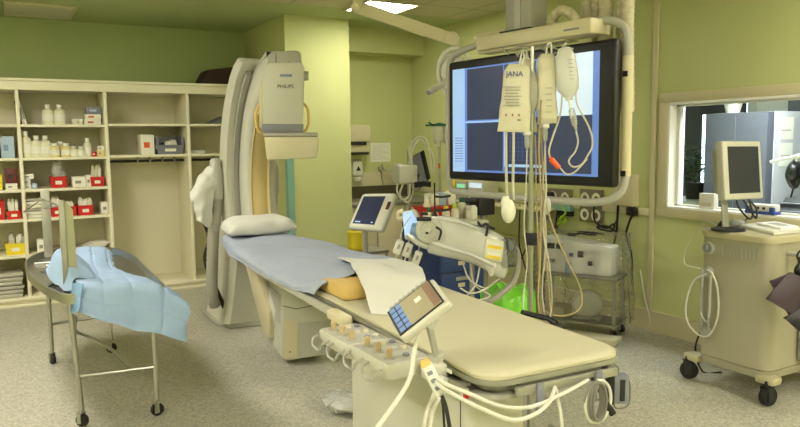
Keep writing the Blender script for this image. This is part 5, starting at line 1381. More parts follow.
for z0, n in ((183, 3), (186, 3)): mb.tube([deep(415, z0+.5, 5.45), deep(424, z0-1, 5.4), deep(431, z0, 5.4)], .012, smooth=False)
mb.build('black_clip', 'dark', dp)
for k, pts in enumerate(([(413, 170), (409, 150), (414, 140), (421, 137), (427, 142), (430, 158), (432, 172)], [(408, 168), (413, 148), (419, 140), (425, 143), (433, 156), (434, 175)], [(400, 178), (397, 190), (402, 199), (409, 196), (410, 184)], [(404, 181), (400, 195), (408, 202), (413, 192), (412, 182)])):
    MB().tube([deep(a, b, 5.48+.02*k) for a, b in pts], .008).build('sensor_cable', 'white_cable', dp)
# black syringe stand in front of the blue cart bottles
q = on_cart(430, 4.33); t = thing('clip_stand', 'thin black upright stand with side clips on the blue cart', 'stand', (q+.01, 4.28, 1.0))
MB().cyl((q+.01, 4.28, 1.0), (q+.01, 4.28, 1.30), .006).build('rod', 'dark', t); MB().lathe([(.028, 0), (.028, .05), (.01, .09)], (q+.01, 4.28, 1.0005), 16).build('stand_foot', 'black', t)
for z in (1.1, 1.2): MB().tube([(q+.01, 4.28, z), (q+.07, 4.27, z-.006), (q+.14, 4.27, z-.0)], .009, smooth=False).build('clip_arm', 'black', t)
# drip stand with green top
gx = at(439.5, 160, y=5.25).x; gz = at(440, 125, y=5.25).z
t = thing('infusion_stand', 'slim drip stand with a green top left of the big screen', 'drip stand', (gx, 5.25, 0))
MB().cyl((gx, 5.25, .04), (gx, 5.25, gz), .012).build('pole', 'steel', t)
mb = MB(); mb.box((gx, 5.25, gz), (.2, .16, .018), bev=.006); mb.tube([(gx-.14, 5.2, gz+.02), (gx-.08, 5.22, gz-.004), (gx, 5.25, gz+.012), (gx+.08, 5.22, gz-.004), (gx+.14, 5.2, gz+.02)], .009); mb.build('green_top', 'green_dark', t)
mb = MB(); mb.lathe([(.22, 0), (.22, .025), (.03, .06)], (gx, 5.25, 0), 20); mb.build('base', 'equip_grey', t)
for k, dx in enumerate((-.05, .05)):
    t = thing('infusion_bottle', ('left', 'right')[k]+' upturned infusion bottle under the green top of the slim drip stand', 'infusion bottle', (gx+dx, 5.2, gz-.2), 'bottles under the green top')
    MB().lathe([(.042, -.012), (.05, -.02), (.05, -.12), (.04, -.15), (.022, -.165), (.02, -.19)], (gx+dx, 5.2, gz), 18).build('bottle_body', 'frosted', t)
    MB().lathe([(.0506, -.05), (.0506, -.1)], (gx+dx, 5.2, gz), 18).build('bottle_label', 'bottle', t)
    MB().tube([(gx+dx, 5.2, gz-.18), (gx+dx+.01, 5.2, gz-.3), (gx+dx*.3, 5.22, gz-.5)], .004).build('outlet_tube', 'tube_milk', t)
    MB().box((gx+dx, 5.18, gz-.36-.05*k), (.012, .012, .045)).build('tube_clamp', 'orange', t)
# table top sink monitor: light blue tilted tablet plus transducer trio
t = thing('display_tablet', 'tilted pale blue lit display on a bracket above the pressure transducers', 'display', deep(408, 240, 4.5))
TQ = [deep(403, 213, 4.55), deep(412, 211, 4.5), deep(421, 229, 4.42), deep(405, 236, 4.45)]
skew([deep(401, 211, 4.57), deep(414, 208.5, 4.5), deep(424, 229, 4.42), deep(404, 239, 4.45)], -.006, .03, 'display_housing', 'equip', t, .006)
skew(TQ, .002, .004, 'display', 'scr_pale', t)
MB().tube([deep(404, 211, 4.6), deep(399, 213, 4.62), deep(400, 219, 4.6), deep(406, 217, 4.55), deep(410, 214, 4.52)], .018).build('bracket', 'equip_warm', t)
MB().tube([deep(410, 226, 4.52), Vector((deep(410, 226, 4.52).x, deep(410, 226, 4.52).y, .9)), Vector((deep(410, 226, 4.52).x, deep(410, 226, 4.52).y, .0))], .014, smooth=False).build('support_rod', 'dull_steel', t)
for k, (px, py) in enumerate(((398.5, 247), (407.5, 250), (417, 258))):
    t = thing('pressure_transducer', ('left', 'middle', 'lower right')[k]+' white pressure transducer block above the far edge of the table', 'transducer', deep(px, py+6, 4.2), 'pressure transducers by the blue cart')
    M = frame_M(deep(px, py, 4.2), CR, (0, 0, 1))
    MB(M @ Matrix.Rotation(-.35, 4, 'Z')).box((0, 0, 0), (.048, .088, .034), bev=.010).build('transducer_body', 'white', t)
    MB(M @ Matrix.Rotation(-.35, 4, 'Z')).box((0, .005, .018), (.014, .03, .004), bev=.001).build('transducer_window', 'equip_grey', t)
    MB().tube([deep(px-1, py+5, 4.2), deep(px-3, py+12, 4.2), deep(px-1, py+22, 4.25), deep(px+2, py+28, 4.3)], .004).build('transducer_line', 'white_cable', t)
    MB().tube([deep(px+1, py-5, 4.2), deep(px+3, py-14, 4.25), deep(px+6, py-22, 4.35), deep(px+12, py-30, 4.4)], .004).build('transducer_line', 'white_cable', t)
# ================================================================== COVERED INJECTOR
ij = thing('contrast_injector', 'large tilted injector wrapped in clear white plastic before the blue cart', 'injector', deep(465, 300, 4.1))
D1 = 4.15
mb = MB()
S = []
for px, t0, b0, dd, th in ((424, 217, 239, D1+.05, .10), (428, 217.5, 252, D1+.04, .15), (440, 216, 256, D1+.02, .19), (455, 218, 258, D1, .20), (475, 226, 264, D1-.02, .20), (495, 232, 276, D1-.03, .19), (502, 236, 279, D1-.03, .15), (507, 240, 272, D1-.03, .09)):
    c = (deep(px, t0, dd)+deep(px, b0, dd))/2; h = (deep(px, t0, dd)-deep(px, b0, dd)).length/2
    ring = []
    for i in range(20):
        a = 2*PI*i/20; cx, cy = math.cos(a), math.sin(a)
        sx = math.copysign(abs(cx)**.36, cx); sy = math.copysign(abs(cy)**.36, cy)
        ring.append(mb._v(c+CF*(th*.6*sx+.01)+CU*(h*1.03*sy)))
    S.append(ring)
for a, b in zip(S, S[1:]): mb.bridge(a, b)
mb._f(S[0][::-1]); mb._f(S[-1]); mb.wrinkle(.007, 11, 4); mb.build('plastic_wrapped_body', 'plastic_cover', ij, angle=70)
c = deep(429, 230, D1-.06)
MB().lathe([(.06, -.02), (.078, -.012), (.078, .012), (.064, .022), (.05, .024), (.046, .018), (.02, .018), (.016, .03)], c, 24, axis=(-.6, -.75, .1)).build('drive_wheel', 'equip', ij)
mb = MB()
mb.cyl(deep(427, 233, D1-.10), deep(426.6, 233, D1-.075), .008, n=10)
mb.build('wheel_port', 'dark', ij)
MB().tube([deep(436, 227, D1-.11), deep(441, 231, D1-.12), deep(439, 240, D1-.11)], .007).build('wheel_lever', 'dark', ij)
mb = MB(); mb.tube([deep(432, 243, D1-.13), deep(452, 249, D1-.155), deep(474, 256, D1-.17), deep(494, 266, D1-.17)], .011); mb.tube([deep(440, 219, D1-.13), deep(458, 222, D1-.15), deep(478, 229, D1-.16)], .008); mb.build('plastic_fold', 'plastic_cover', ij)
mb = MB(); mb.cyl(deep(412, 231, D1+.02), deep(426, 233, D1), .05, n=18); mb.build('syringe_barrel', 'blue_box', ij)
mb = MB(); mb.cyl(deep(421, 213.5, D1-.05), deep(428, 214, D1-.05), .009, n=10); mb.cyl(deep(417, 219, D1-.12), deep(431, 219, D1-.1), .012, n=10); mb.build('black_handle', 'black', ij)
mb = MB(); mb.tube([deep(409, 234, D1), deep(418, 242, D1-.02), deep(430, 247, D1-.02), deep(447, 252, D1-.08)], .022); mb.build('lower_rail', 'plastic_cover', ij)
# label pouch with yellow bands
PQ = [deep(486, 238, D1-.15), deep(505, 241, D1-.15), deep(502, 263, D1-.15), deep(484, 260, D1-.15)]
pq = skew(PQ, .0, .05, 'reservoir_pouch', 'frosted', ij, .016)
for b0, b1 in ((.58, .72), (.12, .26)): skew(inn(PQ, .12, .88, b0, b1), .003, .005, 'warning_band', 'yellow_label', ij); skew(inn(PQ, .16, .84, b1, b1+.16), .003, .004, 'pouch_label', 'paper', ij)
MB().lathe([(.03, 0), (.034, .02), (.02, .045), (.012, .075)], deep(491, 263, D1-.12), 16, axis=(0, 0, -1)).build('pouch_outlet', 'white', ij)
mb = MB(); mb.box(deep(503, 252, D1-.05), (.12, .14, .17), bev=.02); mb.build('clear_chamber', 'clear_film', ij)
MB().lathe([(.035, 0), (.04, .01), (.03, .03), (.012, .035)], deep(508, 246, D1-.1), 18, axis=CR).build('knob', 'grey_plastic', ij)
MB().lohi(deep(502.5, 263, D1-.1), deep(506, 252, D1-.07)).build('blue_tag', 'blue_ink', ij)
mb = MB(); mb.tube([deep(478, 222, D1-.12), deep(481, 226, D1-.14), deep(486, 224, D1-.14), deep(490, 227, D1-.14), deep(495, 229, D1-.14)], .008); mb.tube([deep(488, 225, D1-.14), deep(486, 236, D1-.16)], .008, smooth=False); mb.build('black_hook', 'black', ij)
mb = MB()
mb.tube([deep(507, 247, D1), deep(515, 248, D1+.02), deep(518, 262, D1+.03), deep(513, 282, D1+.02), deep(497, 297, D1), deep(480, 306, D1)], .02); mb.build('support_hose', 'equip_grey', ij)
e0, e1 = deep(472, 262, D1+.08), deep(486, 268, D1+.08)
for q in (e0, e1): MB().cyl((q.x, q.y, .06), q, .016).build('support_post', 'dull_steel', ij)
mb = MB(); mb.tube([(e0.x-.2, e0.y, .05), (e0.x, e0.y, .07), (e1.x+.06, e1.y, .05)], .02); mb.tube([(e0.x, e0.y+.25, .05), (e0.x, e0.y, .07), (e0.x, e0.y-.2, .05)], .02); mb.build('base', 'dull_steel', ij)
for x, y in ((e0.x-.2, e0.y), (e1.x+.06, e1.y), (e0.x, e0.y+.25), (e0.x, e0.y-.2)): caster(ij, (x, y, 0), .025, .02)
for k, pts in enumerate(([(470, 262), (475, 285), (490, 296), (470, 302)], [(463, 264), (470, 280), (486, 288), (496, 280)], [(480, 266), (476, 284), (466, 296), (458, 296)], [(460, 288), (470, 293), (484, 290), (500, 278)])):
    single(MB().tube([deep(a, b, D1-.02-.02*k) for a, b in pts], .005), 'fluid_line', 'white_cable', ('first', 'second', 'third', 'fourth')[k]+' thin pale line tangled below the covered injector', 'tube', 'fluid lines below the injector')
# shelf board and small equipment seen below the screen
sb = thing('equipment_shelf', 'narrow cream wall shelf with devices under the left half of the big screen', 'shelf', (4.45, 5.9, .9))
z_ = at(460, 199, x=4.5).z
MB().lohi((4.35, 5.05, z_-.02), (XR-.002, 6.75, z_), bev=.003).build('board', 'trim_cream', sb)
for y in (5.2, 6.5): MB().lohi((4.42, y, z_-.14), (XR-.002, y+.02, z_-.02)).build('bracket', 'equip_grey', sb)
def dev(px0, px1, py0, name, label, m, par=None, depth=.2):
    a, b = at(px0, 190, x=4.5), at(px1, 190, x=4.5); zt_ = at((px0+px1)/2, py0, x=4.5).z
    t = thing(name, label, 'device', (4.5, (a.y+b.y)/2, z_), 'devices on the shelf under the screen')
    MB().lohi((4.40, b.y, z_+.0006), (4.60, a.y, zt_), bev=.008).build('device_body', m, t); return t, a.y, b.y, zt_
t, a, b, zz = dev(463, 474, 181, 'infusion_pump', 'grey device with green display under the screen', 'equip_grey'); MB().lohi((4.394, b+.03, zz-.07), (4.402, a-.03, zz-.03)).build('display', 'scr_green', t)
t, a, b, zz = dev(475, 491, 180, 'infusion_pump', 'wider white device with pale lit display under the screen', 'equip'); MB().lohi((4.394, b+.03, zz-.08), (4.402, a-.04, zz-.03)).build('display', 'scr_white', t)
t, a, b, zz = dev(453.5, 461, 180, 'sharps_container', 'small yellow box at the left end under the screen', 'yellow')
MB().lohi((4.41, b+.02, zz), (4.58, a-.02, zz+.012)).build('lid', 'equip_warm', t)
t = thing('pump_column', 'dark clamp block hanging below the shelf under the screen', 'clamp', deep(482, 208, 5.6))
mb = MB(); mb.box(deep(482, 206, 5.6), (.16, .14, .14), bev=.012); mb.build('clamp_block', 'dark', t)
MB().tube([deep(460, 200.5, 5.5), deep(478, 201.5, 5.55)], .022, smooth=False).build('clamp_bar', 'black', t)
MB().cyl(deep(483, 212, 5.6), deep(484, 262, 5.6), .025).build('clamp_post', 'equip_grey', t)
MB().lathe([(.03, 0), (.034, .03), (.034, .1), (.02, .12)], deep(473, 213, 5.4)-Vector((0, 0, .06)), 16).build('vial', 'frosted', t)
# ================================================================== GREEN BAG IN A BIN
gc = deep(507, 330, 4.4); gx, gy = gc.x, gc.y
t = thing('waste_bin', 'waste bin lined with a bright green plastic bag behind the table', 'bin', (gx, gy, 0))
zt = deep(507, 299, 4.4).z
MB().lathe([(.13, 0), (.135, .01), (.15, zt-.03), (.15, zt-.01)], (gx, gy, 0), 24).build('bin_body', 'equip_grey', t)
mb = MB(); N_ = 40; rings = []
for r, z in ((.158, zt-.24), (.178, zt-.12), (.175, zt-.03), (.165, zt+.04), (.13, zt+.075), (.07, zt+.08), (.01, zt+.05)):
    rings.append([mb._v((gx+r*(1+.05*math.sin(a*9+z*40))*math.cos(a), gy+r*(1+.05*math.sin(a*7))*math.sin(a), z+.02*math.sin(a*5+r*60))) for a in [2*PI*i/N_ for i in range(N_)]])
for a, b in zip(rings, rings[1:]): mb.bridge(a, b)
mb._f(rings[-1]); mb.wrinkle(.022, 13, 3); mb.build('bin_liner', 'green_bag', t, angle=50)
# ================================================================== COVERED PUMP ON A LOW CART
pc = thing('pump_cart', 'low steel cart carrying a pump under clear plastic by the right wall', 'cart', (4.15, 4.2, 0))
f0, f1 = Vector((3.86, 4.46, 0)), Vector((4.17, 3.87, 0)); fd = (f1-f0).normalized(); fn = Vector((-fd.y, fd.x, 0)); fn = fn if fn.x > 0 else -fn
PM = Matrix(((fd.x, fn.x, 0, f0.x), (fd.y, fn.y, 0, f0.y), (0, 0, 1, 0), (0, 0, 0, 1))); PL = (f1-f0).length; PW = .30
for x in (.03, PL-.03):
    for y in (.03, PW-.03):
        MB(PM).cyl((x, y, .09), (x, y, .5), .013, n=12).build('post', 'steel', pc); caster(pc, PM @ Vector((x, y, 0)), .034, .024)
mb = MB(PM); mb.lohi((0, 0, .475), (PL, PW, .50), bev=.004); mb.build('shelf', 'dull_steel', pc)
mb = MB(PM); mb.lohi((0, 0, .10), (PL, PW, .115), bev=.003); mb.build('shelf', 'dull_steel', pc)
pp = thing('balloon_pump', 'cream pump unit with dials under the clear plastic cover', 'pump', PM @ Vector((PL/2, .15, .5)))
mb = MB(PM); mb.prism([(.03, .03, .5005), (PL-.05, .03, .5005), (PL-.05, .03, .74), (.03, .06, .80)], (0, .22, 0), bev=.02); mb.build('pump_body', 'bright_white', pp)
for x, z, w, h, m in ((.10, .72, .06, .045, 'dark'), (.17, .72, .05, .045, 'dark'), (.36, .67, .045, .05, 'dark'), (.44, .60, .035, .035, 'dark'), (.28, .66, .03, .03, 'grey_plastic'), (.10, .60, .08, .03, 'print_grey')): MB(PM).box((x, .027+.02*(z > .68), z), (w, .02, h), bev=.003).build('dial', m, pp)
mb = MB(PM); mb.lohi((.08, .04, .5005), (.2, .09, .54)); mb.build('hose_port', 'equip_grey', pp)
mb = MB(PM); mb.lohi((.24, -.0, .505), (.28, .03, .6), bev=.005); mb.build('pump_lever', 'pale_blue', pp)
t = thing('cable_bundle', 'black cable bundle lying on the plastic covered pump', 'cable', PM @ Vector((.36, .14, .81)))
mb = MB(PM); mb.tube([(.22, .1, .822), (.3, .08, .826), (.38, .14, .838), (.46, .1, .826), (.4, .06, .832), (.3, .12, .842), (.44, .16, .836), (.5, .2, .82)], .007); mb.build('cable_loops', 'black', t)
mb = MB(PM); mb.box((.27, .09, .82), (.07, .03, .024), bev=.006, rz=.2); mb.build('cable_plug', 'black', t)
t = thing('white_motor_unit', 'white round fan like unit on the lower shelf under the plastic cover', 'device', PM @ Vector((.38, .15, .12)))
MB(PM).lathe([(.02, -.06), (.10, -.05), (.12, -.01), (.12, .03), (.10, .05), (.03, .06)], (.38, .15, .238), 26, axis=(.3, -1, 0)).build('unit_body', 'white', t)
MB(PM).lohi((.28, .08, .1155), (.5, .22, .14), bev=.006).build('unit_foot', 'equip_mid', t)
mb = MB(PM); mb.lohi((.06, .06, .1155), (.22, .24, .20), bev=.01)
single(mb, 'supply_box', 'equip_warm', 'pale box on the lower shelf of the plastic covered cart', 'box')
mb = MB(PM)
def cover(u, v):
    e = .03
    a = 2*PI*u; x = PL/2+(PL/2+e+.02*(1-v))*max(-1, min(1, 1.35*math.cos(a))); y = PW/2+(PW/2+e+.02*(1-v))*max(-1, min(1, 1.35*math.sin(a)))
    return (x+.012*math.sin(a*11+v*5), y+.012*math.sin(a*13), .10+.73*v)
mb.grid(cover, 72, 16); mb.grid(lambda u, v: (-.02+(PL+.04)*u, -.02+(PW+.04)*v, .835+.02*math.sin(u*9)*math.sin(v*5)), 14, 8)
mb.wrinkle(.012, 9, 2)
single(mb, 'plastic_cover', 'clear_film', 'clear plastic sheet draped over the pump cart by the right wall', 'cover')
mb = MB(PM); mb.prism([(.25, -.26, .006), (PL+.05, -.20, .006), (PL+.06, -.04, .006), (.2, -.06, .006)], (0, 0, .05), bev=.006)
single(mb, 'floor_plinth', 'equip_warm', 'flat cream low platform on the floor in front of the pump cart', 'platform')
# ================================================================== SOCKETS AND CORDS ON THE RIGHT WALL
def socket(y0, y1, z0, z1, label, rows):
    t = thing('wall_socket', label, 'socket', (XR-.01, (y0+y1)/2, z0), 'wall sockets below the big screen')
    MB().lohi((XR-.022, y0, z0), (XR-.0005, y1, z1), bev=.004).build('socket_plate', 'socket_plate', t)
    w = (y1-y0)/2
    for i in range(2):
        for j in range(rows):
            c = (XR-.02, y0+w*(i+.5), z1-.085-.15*j)
            MB().lathe([(.052, 0), (.055, .006), (.05, .01), (.03, .006), (.028, -.004)], c, 20, axis=(-1, 0, 0)).build('socket_outlet', 'socket_white', t)
    return t
socket(4.88, 5.21, .985, 1.135, 'two hole wall socket below the screen, nearest the drip stand', 1)
socket(4.49, 4.77, .85, 1.15, 'four hole wall socket below the right part of the screen', 2)
MB().lohi((XR-.05, 5.10, 1.03), (XR-.02, 5.19, 1.1), bev=.01).build('plug', 'black', bpy.data.objects['wall_socket'])
t = thing('junction_box', 'cream junction box on the right wall by the vertical trim', 'box', (XR-.03, 4.2, 1.03))
MB().lohi((XR-.06, 4.09, 1.035), (XR-.0005, 4.32, 1.30), bev=.006).build('box_body', 'trim_cream', t); MB().lohi((XR-.063, 4.1, 1.05), (XR-.059, 4.31, 1.285), bev=.002).build('box_lid', 'trim_cream', t)
t = thing('adapter', 'teal and black adapter hanging under the left wall socket', 'adapter', (XR-.04, 5.0, .87)); a = at(561, 202, x=XR-.04)
MB().lohi((XR-.06, a.y-.14, .93), (XR-.002, a.y+.1, 1.0), bev=.006).build('adapter_body', 'teal_guard', t); MB().lohi((XR-.055, a.y-.14, .88), (XR-.002, a.y+.04, .93), bev=.006).build('adapter_foot', 'black', t)
def wallcord(pts, r, m, label, x=XR-.03, name='power_cord'):
    single(MB().tube([at(a, b, x=x) for a, b in pts], r), name, m, label, 'cord', 'cords on the right wall')
wallcord([(594, 205), (594, 218), (598, 224), (606, 228), (614, 224), (612, 231), (603, 230), (597, 227), (606, 226), (615, 231)], .009, 'black_cable', 'black cord tied in a bow below the four hole socket')
wallcord([(614, 226), (617, 218), (618, 205)], .006, 'black_cable', 'thin black cord rising from the bow to the junction box')
wallcord([(618, 206), (617, 225), (615, 240), (611, 250)], .010, 'black_cable', 'black cord falling straight behind the pump cart')
wallcord([(627, 197), (633, 203), (634, 211), (630, 220), (626, 235), (630, 248), (632, 262), (632, 272)], .010, 'black_cable', 'long black cord waving down the wall right of the pump')
wallcord([(558, 207), (556, 222), (553, 236), (551, 247)], .008, 'black_cable', 'dark cord dropping from the adapter, left one')
wallcord([(561, 207), (557, 228), (556, 236), (554, 246)], .007, 'black_cable', 'dark cord dropping from the adapter, right one')
mb = MB(); mb.tube([at(a, b, x=XR-.05) for a, b in ((563, 207), (566, 213), (560, 219), (558, 224), (564, 222), (566, 218))], .014)
single(mb, 'cord_wrap', 'lime', 'lime yellow green cord wrap hanging below the teal adapter', 'cord')
mb = MB(); mb.box(at(632, 211.5, x=XR-.04), (.05, .1, .07), bev=.012)
single(mb, 'plug_adapter', 'black', 'black plug adapter under the cream junction box', 'plug')
wallcord([(520, 205), (519, 240), (521, 252), (526, 270), (531, 282)], .007, 'black_cable', 'thin dark cord on the wall left of the steel pole', x=4.5)
wallcord([(527, 199), (530, 225), (527, 245), (521, 259), (517, 264)], .007, 'black_cable', 'dark cord ending in a plug just left of the steel pole', x=4.4)
mb = MB(); mb.ell(at(517, 264, x=4.4), (.02, .04, .045), 12, 8)
single(mb, 'plug', 'black', 'black plug dangling left of the steel pole above the green bag', 'plug')
wallcord([(640, 270), (645, 300), (650, 320), (645, 330), (632, 334)], .006, 'white_cable', 'pale thin cord looping on the floor right of the pump cart', x=XR-.06)
mb = MB(); mb.lohi((XR-.05, 5.3, .172), (XR-.0005, 6.6, .6)); single(mb, 'low_cabinet', 'wall_green_box', 'plain low wall duct behind the covered injector', 'duct')
# plastic on the floor behind the pedestal
mb = MB(); p = at(345, 402, z=0.05); mb.ell((p.x, p.y, .05), (.12, .16, .05), 18, 10); mb.wrinkle(.035, 14, 7)
for v_ in mb.bm.verts: v_.co.z = max(v_.co.z, .002)
single(mb, 'plastic_wrap', 'clear_bag', 'crumpled clear plastic on the floor beside the table pedestal', 'wrap')
# ================================================================== CONTROL ROOM THINGS
cc = thing('metal_cabinet', 'tall slate blue cabinet with pale side seen through the window', 'cabinet', (6.2, 4.1, 0))
MB().lohi((5.9, 3.78, .02), (6.0, 4.41, 1.83), bev=.004).build('door', 'slate', cc); MB().lohi((6.0, 3.77, 0), (6.45, 4.41, 1.835), bev=.004).build('cabinet_body', 'equip_grey_cool', cc)
MB().lohi((5.897, 4.09, .05), (5.9015, 4.096, 1.8)).build('door_seam', 'grey_plastic', cc)
t = thing('wall_notice', 'upper white paper notice on the pale cabinet side', 'notice', (6.15, 3.76, 1.6), 'paper notices on the cabinet side'); MB().lohi((6.07, 3.766, 1.58), (6.27, 3.7695, 1.78)).build('sheet', 'paper', t); MB().lohi((6.09, 3.7645, 1.66), (6.23, 3.7665, 1.668)).build('print_line', 'print_grey', t)
t = thing('wall_notice', 'lower white paper notice on the pale cabinet side', 'notice', (6.15, 3.76, 1.3), 'paper notices on the cabinet side'); MB().lohi((6.07, 3.766, 1.34), (6.27, 3.7695, 1.55)).build('sheet', 'paper', t); MB().lohi((6.09, 3.7645, 1.43), (6.23, 3.7665, 1.438)).build('print_line', 'print_grey', t)
# flowers on the cabinet
t = thing('flower_pot', 'yellow flowers in a white pot on top of the slate cabinet', 'flower pot', (6.1, 4.1, 1.84))
fx, fy = at(733, 110, x=6.15).x, at(733, 110, x=6.15).y
MB().lathe([(.06, 0), (.085, .10), (.08, .10)], (fx, fy, 1.8355), 18).build('pot', 'white', t)
mb = MB(); rnd = random.Random(3)
for k in range(60):
    c = Vector((fx+rnd.uniform(-.12, .12), fy+rnd.uniform(-.2, .2), 1.94+rnd.uniform(-.01, .09))); a = rnd.uniform(0, 6); d = Vector((math.cos(a), math.sin(a), rnd.uniform(-.3, .4)))*.05; s = Vector((-d.y, d.x, .01))*.3
    mb._f([mb._v(c), mb._v(c+d*.5+s), mb._v(c+d), mb._v(c+d*.5-s)])
mb.build('leaves', 'plant_green', t)
mb = MB()
for k in range(34): mb.ell((fx+rnd.uniform(-.12, .12), fy+rnd.uniform(-.2, .2), 1.96+rnd.uniform(0, .09)), (.022, .024, .018), 8, 5)
mb.build('blossoms', 'flower_yellow', t)
# blinds and plant
bl = thing('window_blind', 'dark half drawn vertical blind in the control room window', 'blind', (7.3, 5.7, 1))
for k in range(7):
    a = at(684+2.6*k, 140, x=7.3); MB(Matrix.Translation((7.3, a.y, 0)) @ Matrix.Rotation(.5, 4, 'Z')).box((0, 0, 1.48), (.006, .055, 1.28)).build('blind_slat', 'slate_dark', bl)
MB().lohi((7.27, 4.9, 2.12), (7.34, 6.5, 2.19)).build('head_rail', 'equip_mid', bl)
MB().lohi((7.31, 4.95, 1.02), (7.318, 5.32, 1.9)).build('side_curtain', 'slate_dark', bl)
MB().lohi((7.30, 4.95, 1.88), (7.33, 5.95, 2.12)).build('pelmet', 'slate_dark', bl)
t = thing('potted_plant', 'green leafy potted plant at the window in the control room', 'potted plant', (6.6, 5.1, .95))
p = at(695, 188, x=6.6)
MB().lathe([(.09, 0), (.12, .18), (.11, .18)], (6.6, p.y, p.z-.12), 18).build('pot', 'dark', t)
mb = MB(); rnd = random.Random(5)
for k in range(170):
    c = Vector((6.6+rnd.gauss(0, .09), p.y+rnd.gauss(0, .13), p.z+.1+rnd.uniform(0, .36))); a = rnd.uniform(0, 6.3); d = Vector((math.cos(a), math.sin(a), rnd.uniform(-.6, .3)))*.1; s = Vector((-d.y, d.x, .01))*.3
    mb._f([mb._v(c), mb._v(c+d*.5+s), mb._v(c+d), mb._v(c+d*.5-s)])
mb.build('leaves', 'plant_green', t)
MB().cyl((6.6, p.y, p.z+.02), (6.6, p.y, p.z+.3), .012).build('stem', 'brown_case', t)
t = thing('control_desk', 'long white desk behind the control room window', 'desk', (5.6, 3.6, 0))
MB().lohi((4.85, 1.4, .86), (5.65, 6.4, .90), bev=.005).build('desk_top', 'white', t)
for y in (1.5, 3.0, 4.5, 6.2): MB().lohi((4.9, y, 0), (5.6, y+.04, .86)).build('desk_leg', 'equip_grey', t)
MB().lohi((6.3, p.y-.35, 0), (6.9, p.y+.35, p.z-.121), bev=.005)
t = thing('plant_stand', 'low white ledge under the plant in the control room', 'ledge', (6.6, p.y, 0)); MB().lohi((6.3, p.y-.35, 0), (6.9, p.y+.35, p.z-.1205), bev=.005).build('ledge_body', 'white', t)
a, b = at(683, 200, x=5.2), at(703, 205, x=5.2)
t = thing('document_tray', 'grey and blue tray on the control desk by the window corner', 'tray', (5.2, a.y, .9))
MB().lohi((5.05, b.y-.05, .9005), (5.4, a.y+.1, .96), bev=.005).build('tray_body', 'equip_grey_cool', t); MB().lohi((5.06, b.y+.1, .96), (5.35, a.y+.05, 1.0), bev=.005).build('tray_lid', 'blue_box', t)
a, b = at(704, 200, x=4.73), at(719, 200, x=4.73)
t = thing('switch_box', 'small white box standing on the window sill', 'box', (4.73, (a.y+b.y)/2, 1.06)); MB().lohi((4.67, b.y, WZ0+.0155), (4.725, a.y, at(711, 193.5, x=4.70).z), bev=.004).build('box_body', 'white', t); MB().lohi((4.668, b.y+.02, 1.08), (4.6705, a.y-.02, 1.11)).build('box_plate', 'equip_warm', t)
a, b = at(745, 205, x=4.64), at(775, 205, x=4.64)
t = thing('label_device', 'white and blue small device on the window sill behind the monitor', 'device', (4.66, (a.y+b.y)/2, WZ0))
MB().lohi((4.635, b.y, WZ0+.0155), (4.72, a.y, WZ0+.035), bev=.004).build('device_base', 'blue_dev', t); MB().lohi((4.637, b.y+.005, WZ0+.035), (4.718, a.y-.005, WZ0+.085), bev=.012).build('device_cover', 'white', t)
for y in (.3, .5): MB().lohi((4.6345, b.y+(a.y-b.y)*y, WZ0+.05), (4.6385, b.y+(a.y-b.y)*(y+.1), WZ0+.068)).build('device_key', 'ink', t)
for y in (.02, .82): MB().lohi((4.6335, b.y+(a.y-b.y)*y, WZ0+.02), (4.66, b.y+(a.y-b.y)*(y+.16), WZ0+.07), bev=.006).build('device_corner', 'blue_dev', t)
a = at(786, 200, x=5.0)
t = thing('keyboard', 'black keyboard like panel on the desk right of the sill device', 'keyboard', (5.0, a.y, .9))
b0, b1 = at(769, 205, x=5.0).y, at(815, 205, x=5.0).y
mb = MB(); mb.prism([(4.9, b1, .9005), (5.25, b1, .9005), (5.25, b1, 1.14), (5.2, b1, 1.14)], (0, b0-b1, 0), bev=.006); mb.build('keyboard_body', 'dark', t)
mb = MB()
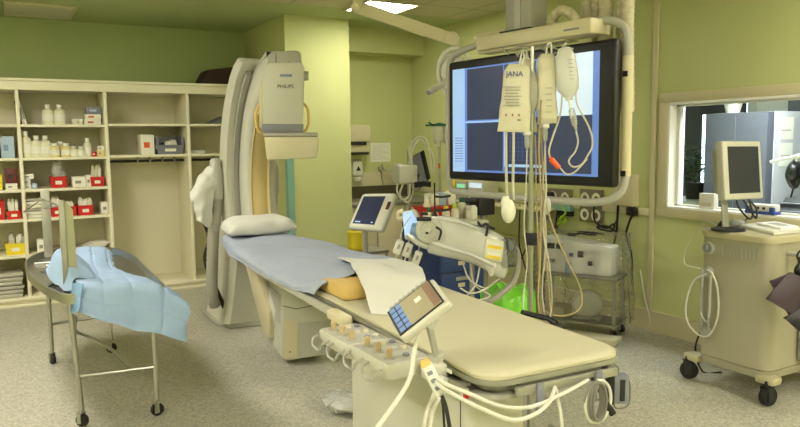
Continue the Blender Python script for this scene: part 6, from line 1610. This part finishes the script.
for r in range(4):
    for k in range(12): mb.box((4.925+.07*r, b1+(b0-b1)*(k+.5)/12, .935+.056*r), (.04, (b0-b1)/15, .012), bev=.002)
mb.build('key', 'grey_plastic', t)
t = thing('desk_lamp', 'white slim lamp arm reaching in from the right of the control room', 'lamp', deep(800, 160, 5.6))
mb = MB(); mb.tube([deep(771, 162, 5.7), deep(782, 159, 5.6), deep(794, 157, 5.5), deep(812, 150, 5.4)], .014); mb.tube([deep(796, 160, 5.5), deep(801, 156, 5.45), deep(812, 149, 5.4)], .014); mb.build('lamp_arm', 'white', t)
MB().tube([deep(812, 150, 5.4), deep(814, 180, 5.4), Vector((deep(814, 205, 5.4).x, deep(814, 205, 5.4).y, .901))], .014, smooth=False).build('lamp_post', 'white', t)
t = thing('hanging_headset', 'black headset and cables hanging at the right in the control room', 'headset', deep(795, 175, 5.8))
mb = MB(); mb.tube([deep(799, 160, 5.8), deep(792, 166, 5.8), deep(789, 176, 5.8), deep(794, 186, 5.8), deep(797, 178, 5.8), deep(795, 170, 5.8)], .03); mb.build('headset_band', 'black', t)
mb = MB(); mb.ell(deep(793, 172, 5.75), (.05, .05, .07)); mb.ell(deep(799, 164, 5.75), (.06, .05, .06)); mb.build('ear_pad', 'black', t)
mb = MB(); mb.tube([deep(794, 186, 5.8), deep(792, 193, 5.8), deep(790, 200, 5.8)], .008); mb.build('headset_cord', 'black', t)
struct(MB().lohi((6.5, .2, 0), (6.6, at(786, 150, x=6.5).y, 2.6)), 'wall_partition', 'slate_dark')
# ================================================================== LIGHT AND RENDER SETTINGS
w = bpy.data.worlds.new('sky'); scene.world = w; w.use_nodes = True
bg = w.node_tree.nodes['Background']; bg.inputs[0].default_value = (.75, .86, 1, 1); bg.inputs[1].default_value = 5
scene.view_settings.view_transform = 'Standard'; scene.view_settings.look = 'None'
scene.view_settings.gamma = 1; scene.view_settings.use_curve_mapping = False
scene.view_settings.exposure = 0.38
scene.cycles.use_denoising = True
scene.cycles.max_bounces = 8; scene.cycles.transparent_max_bounces = 16
scene.cycles.sample_clamp_indirect = 6
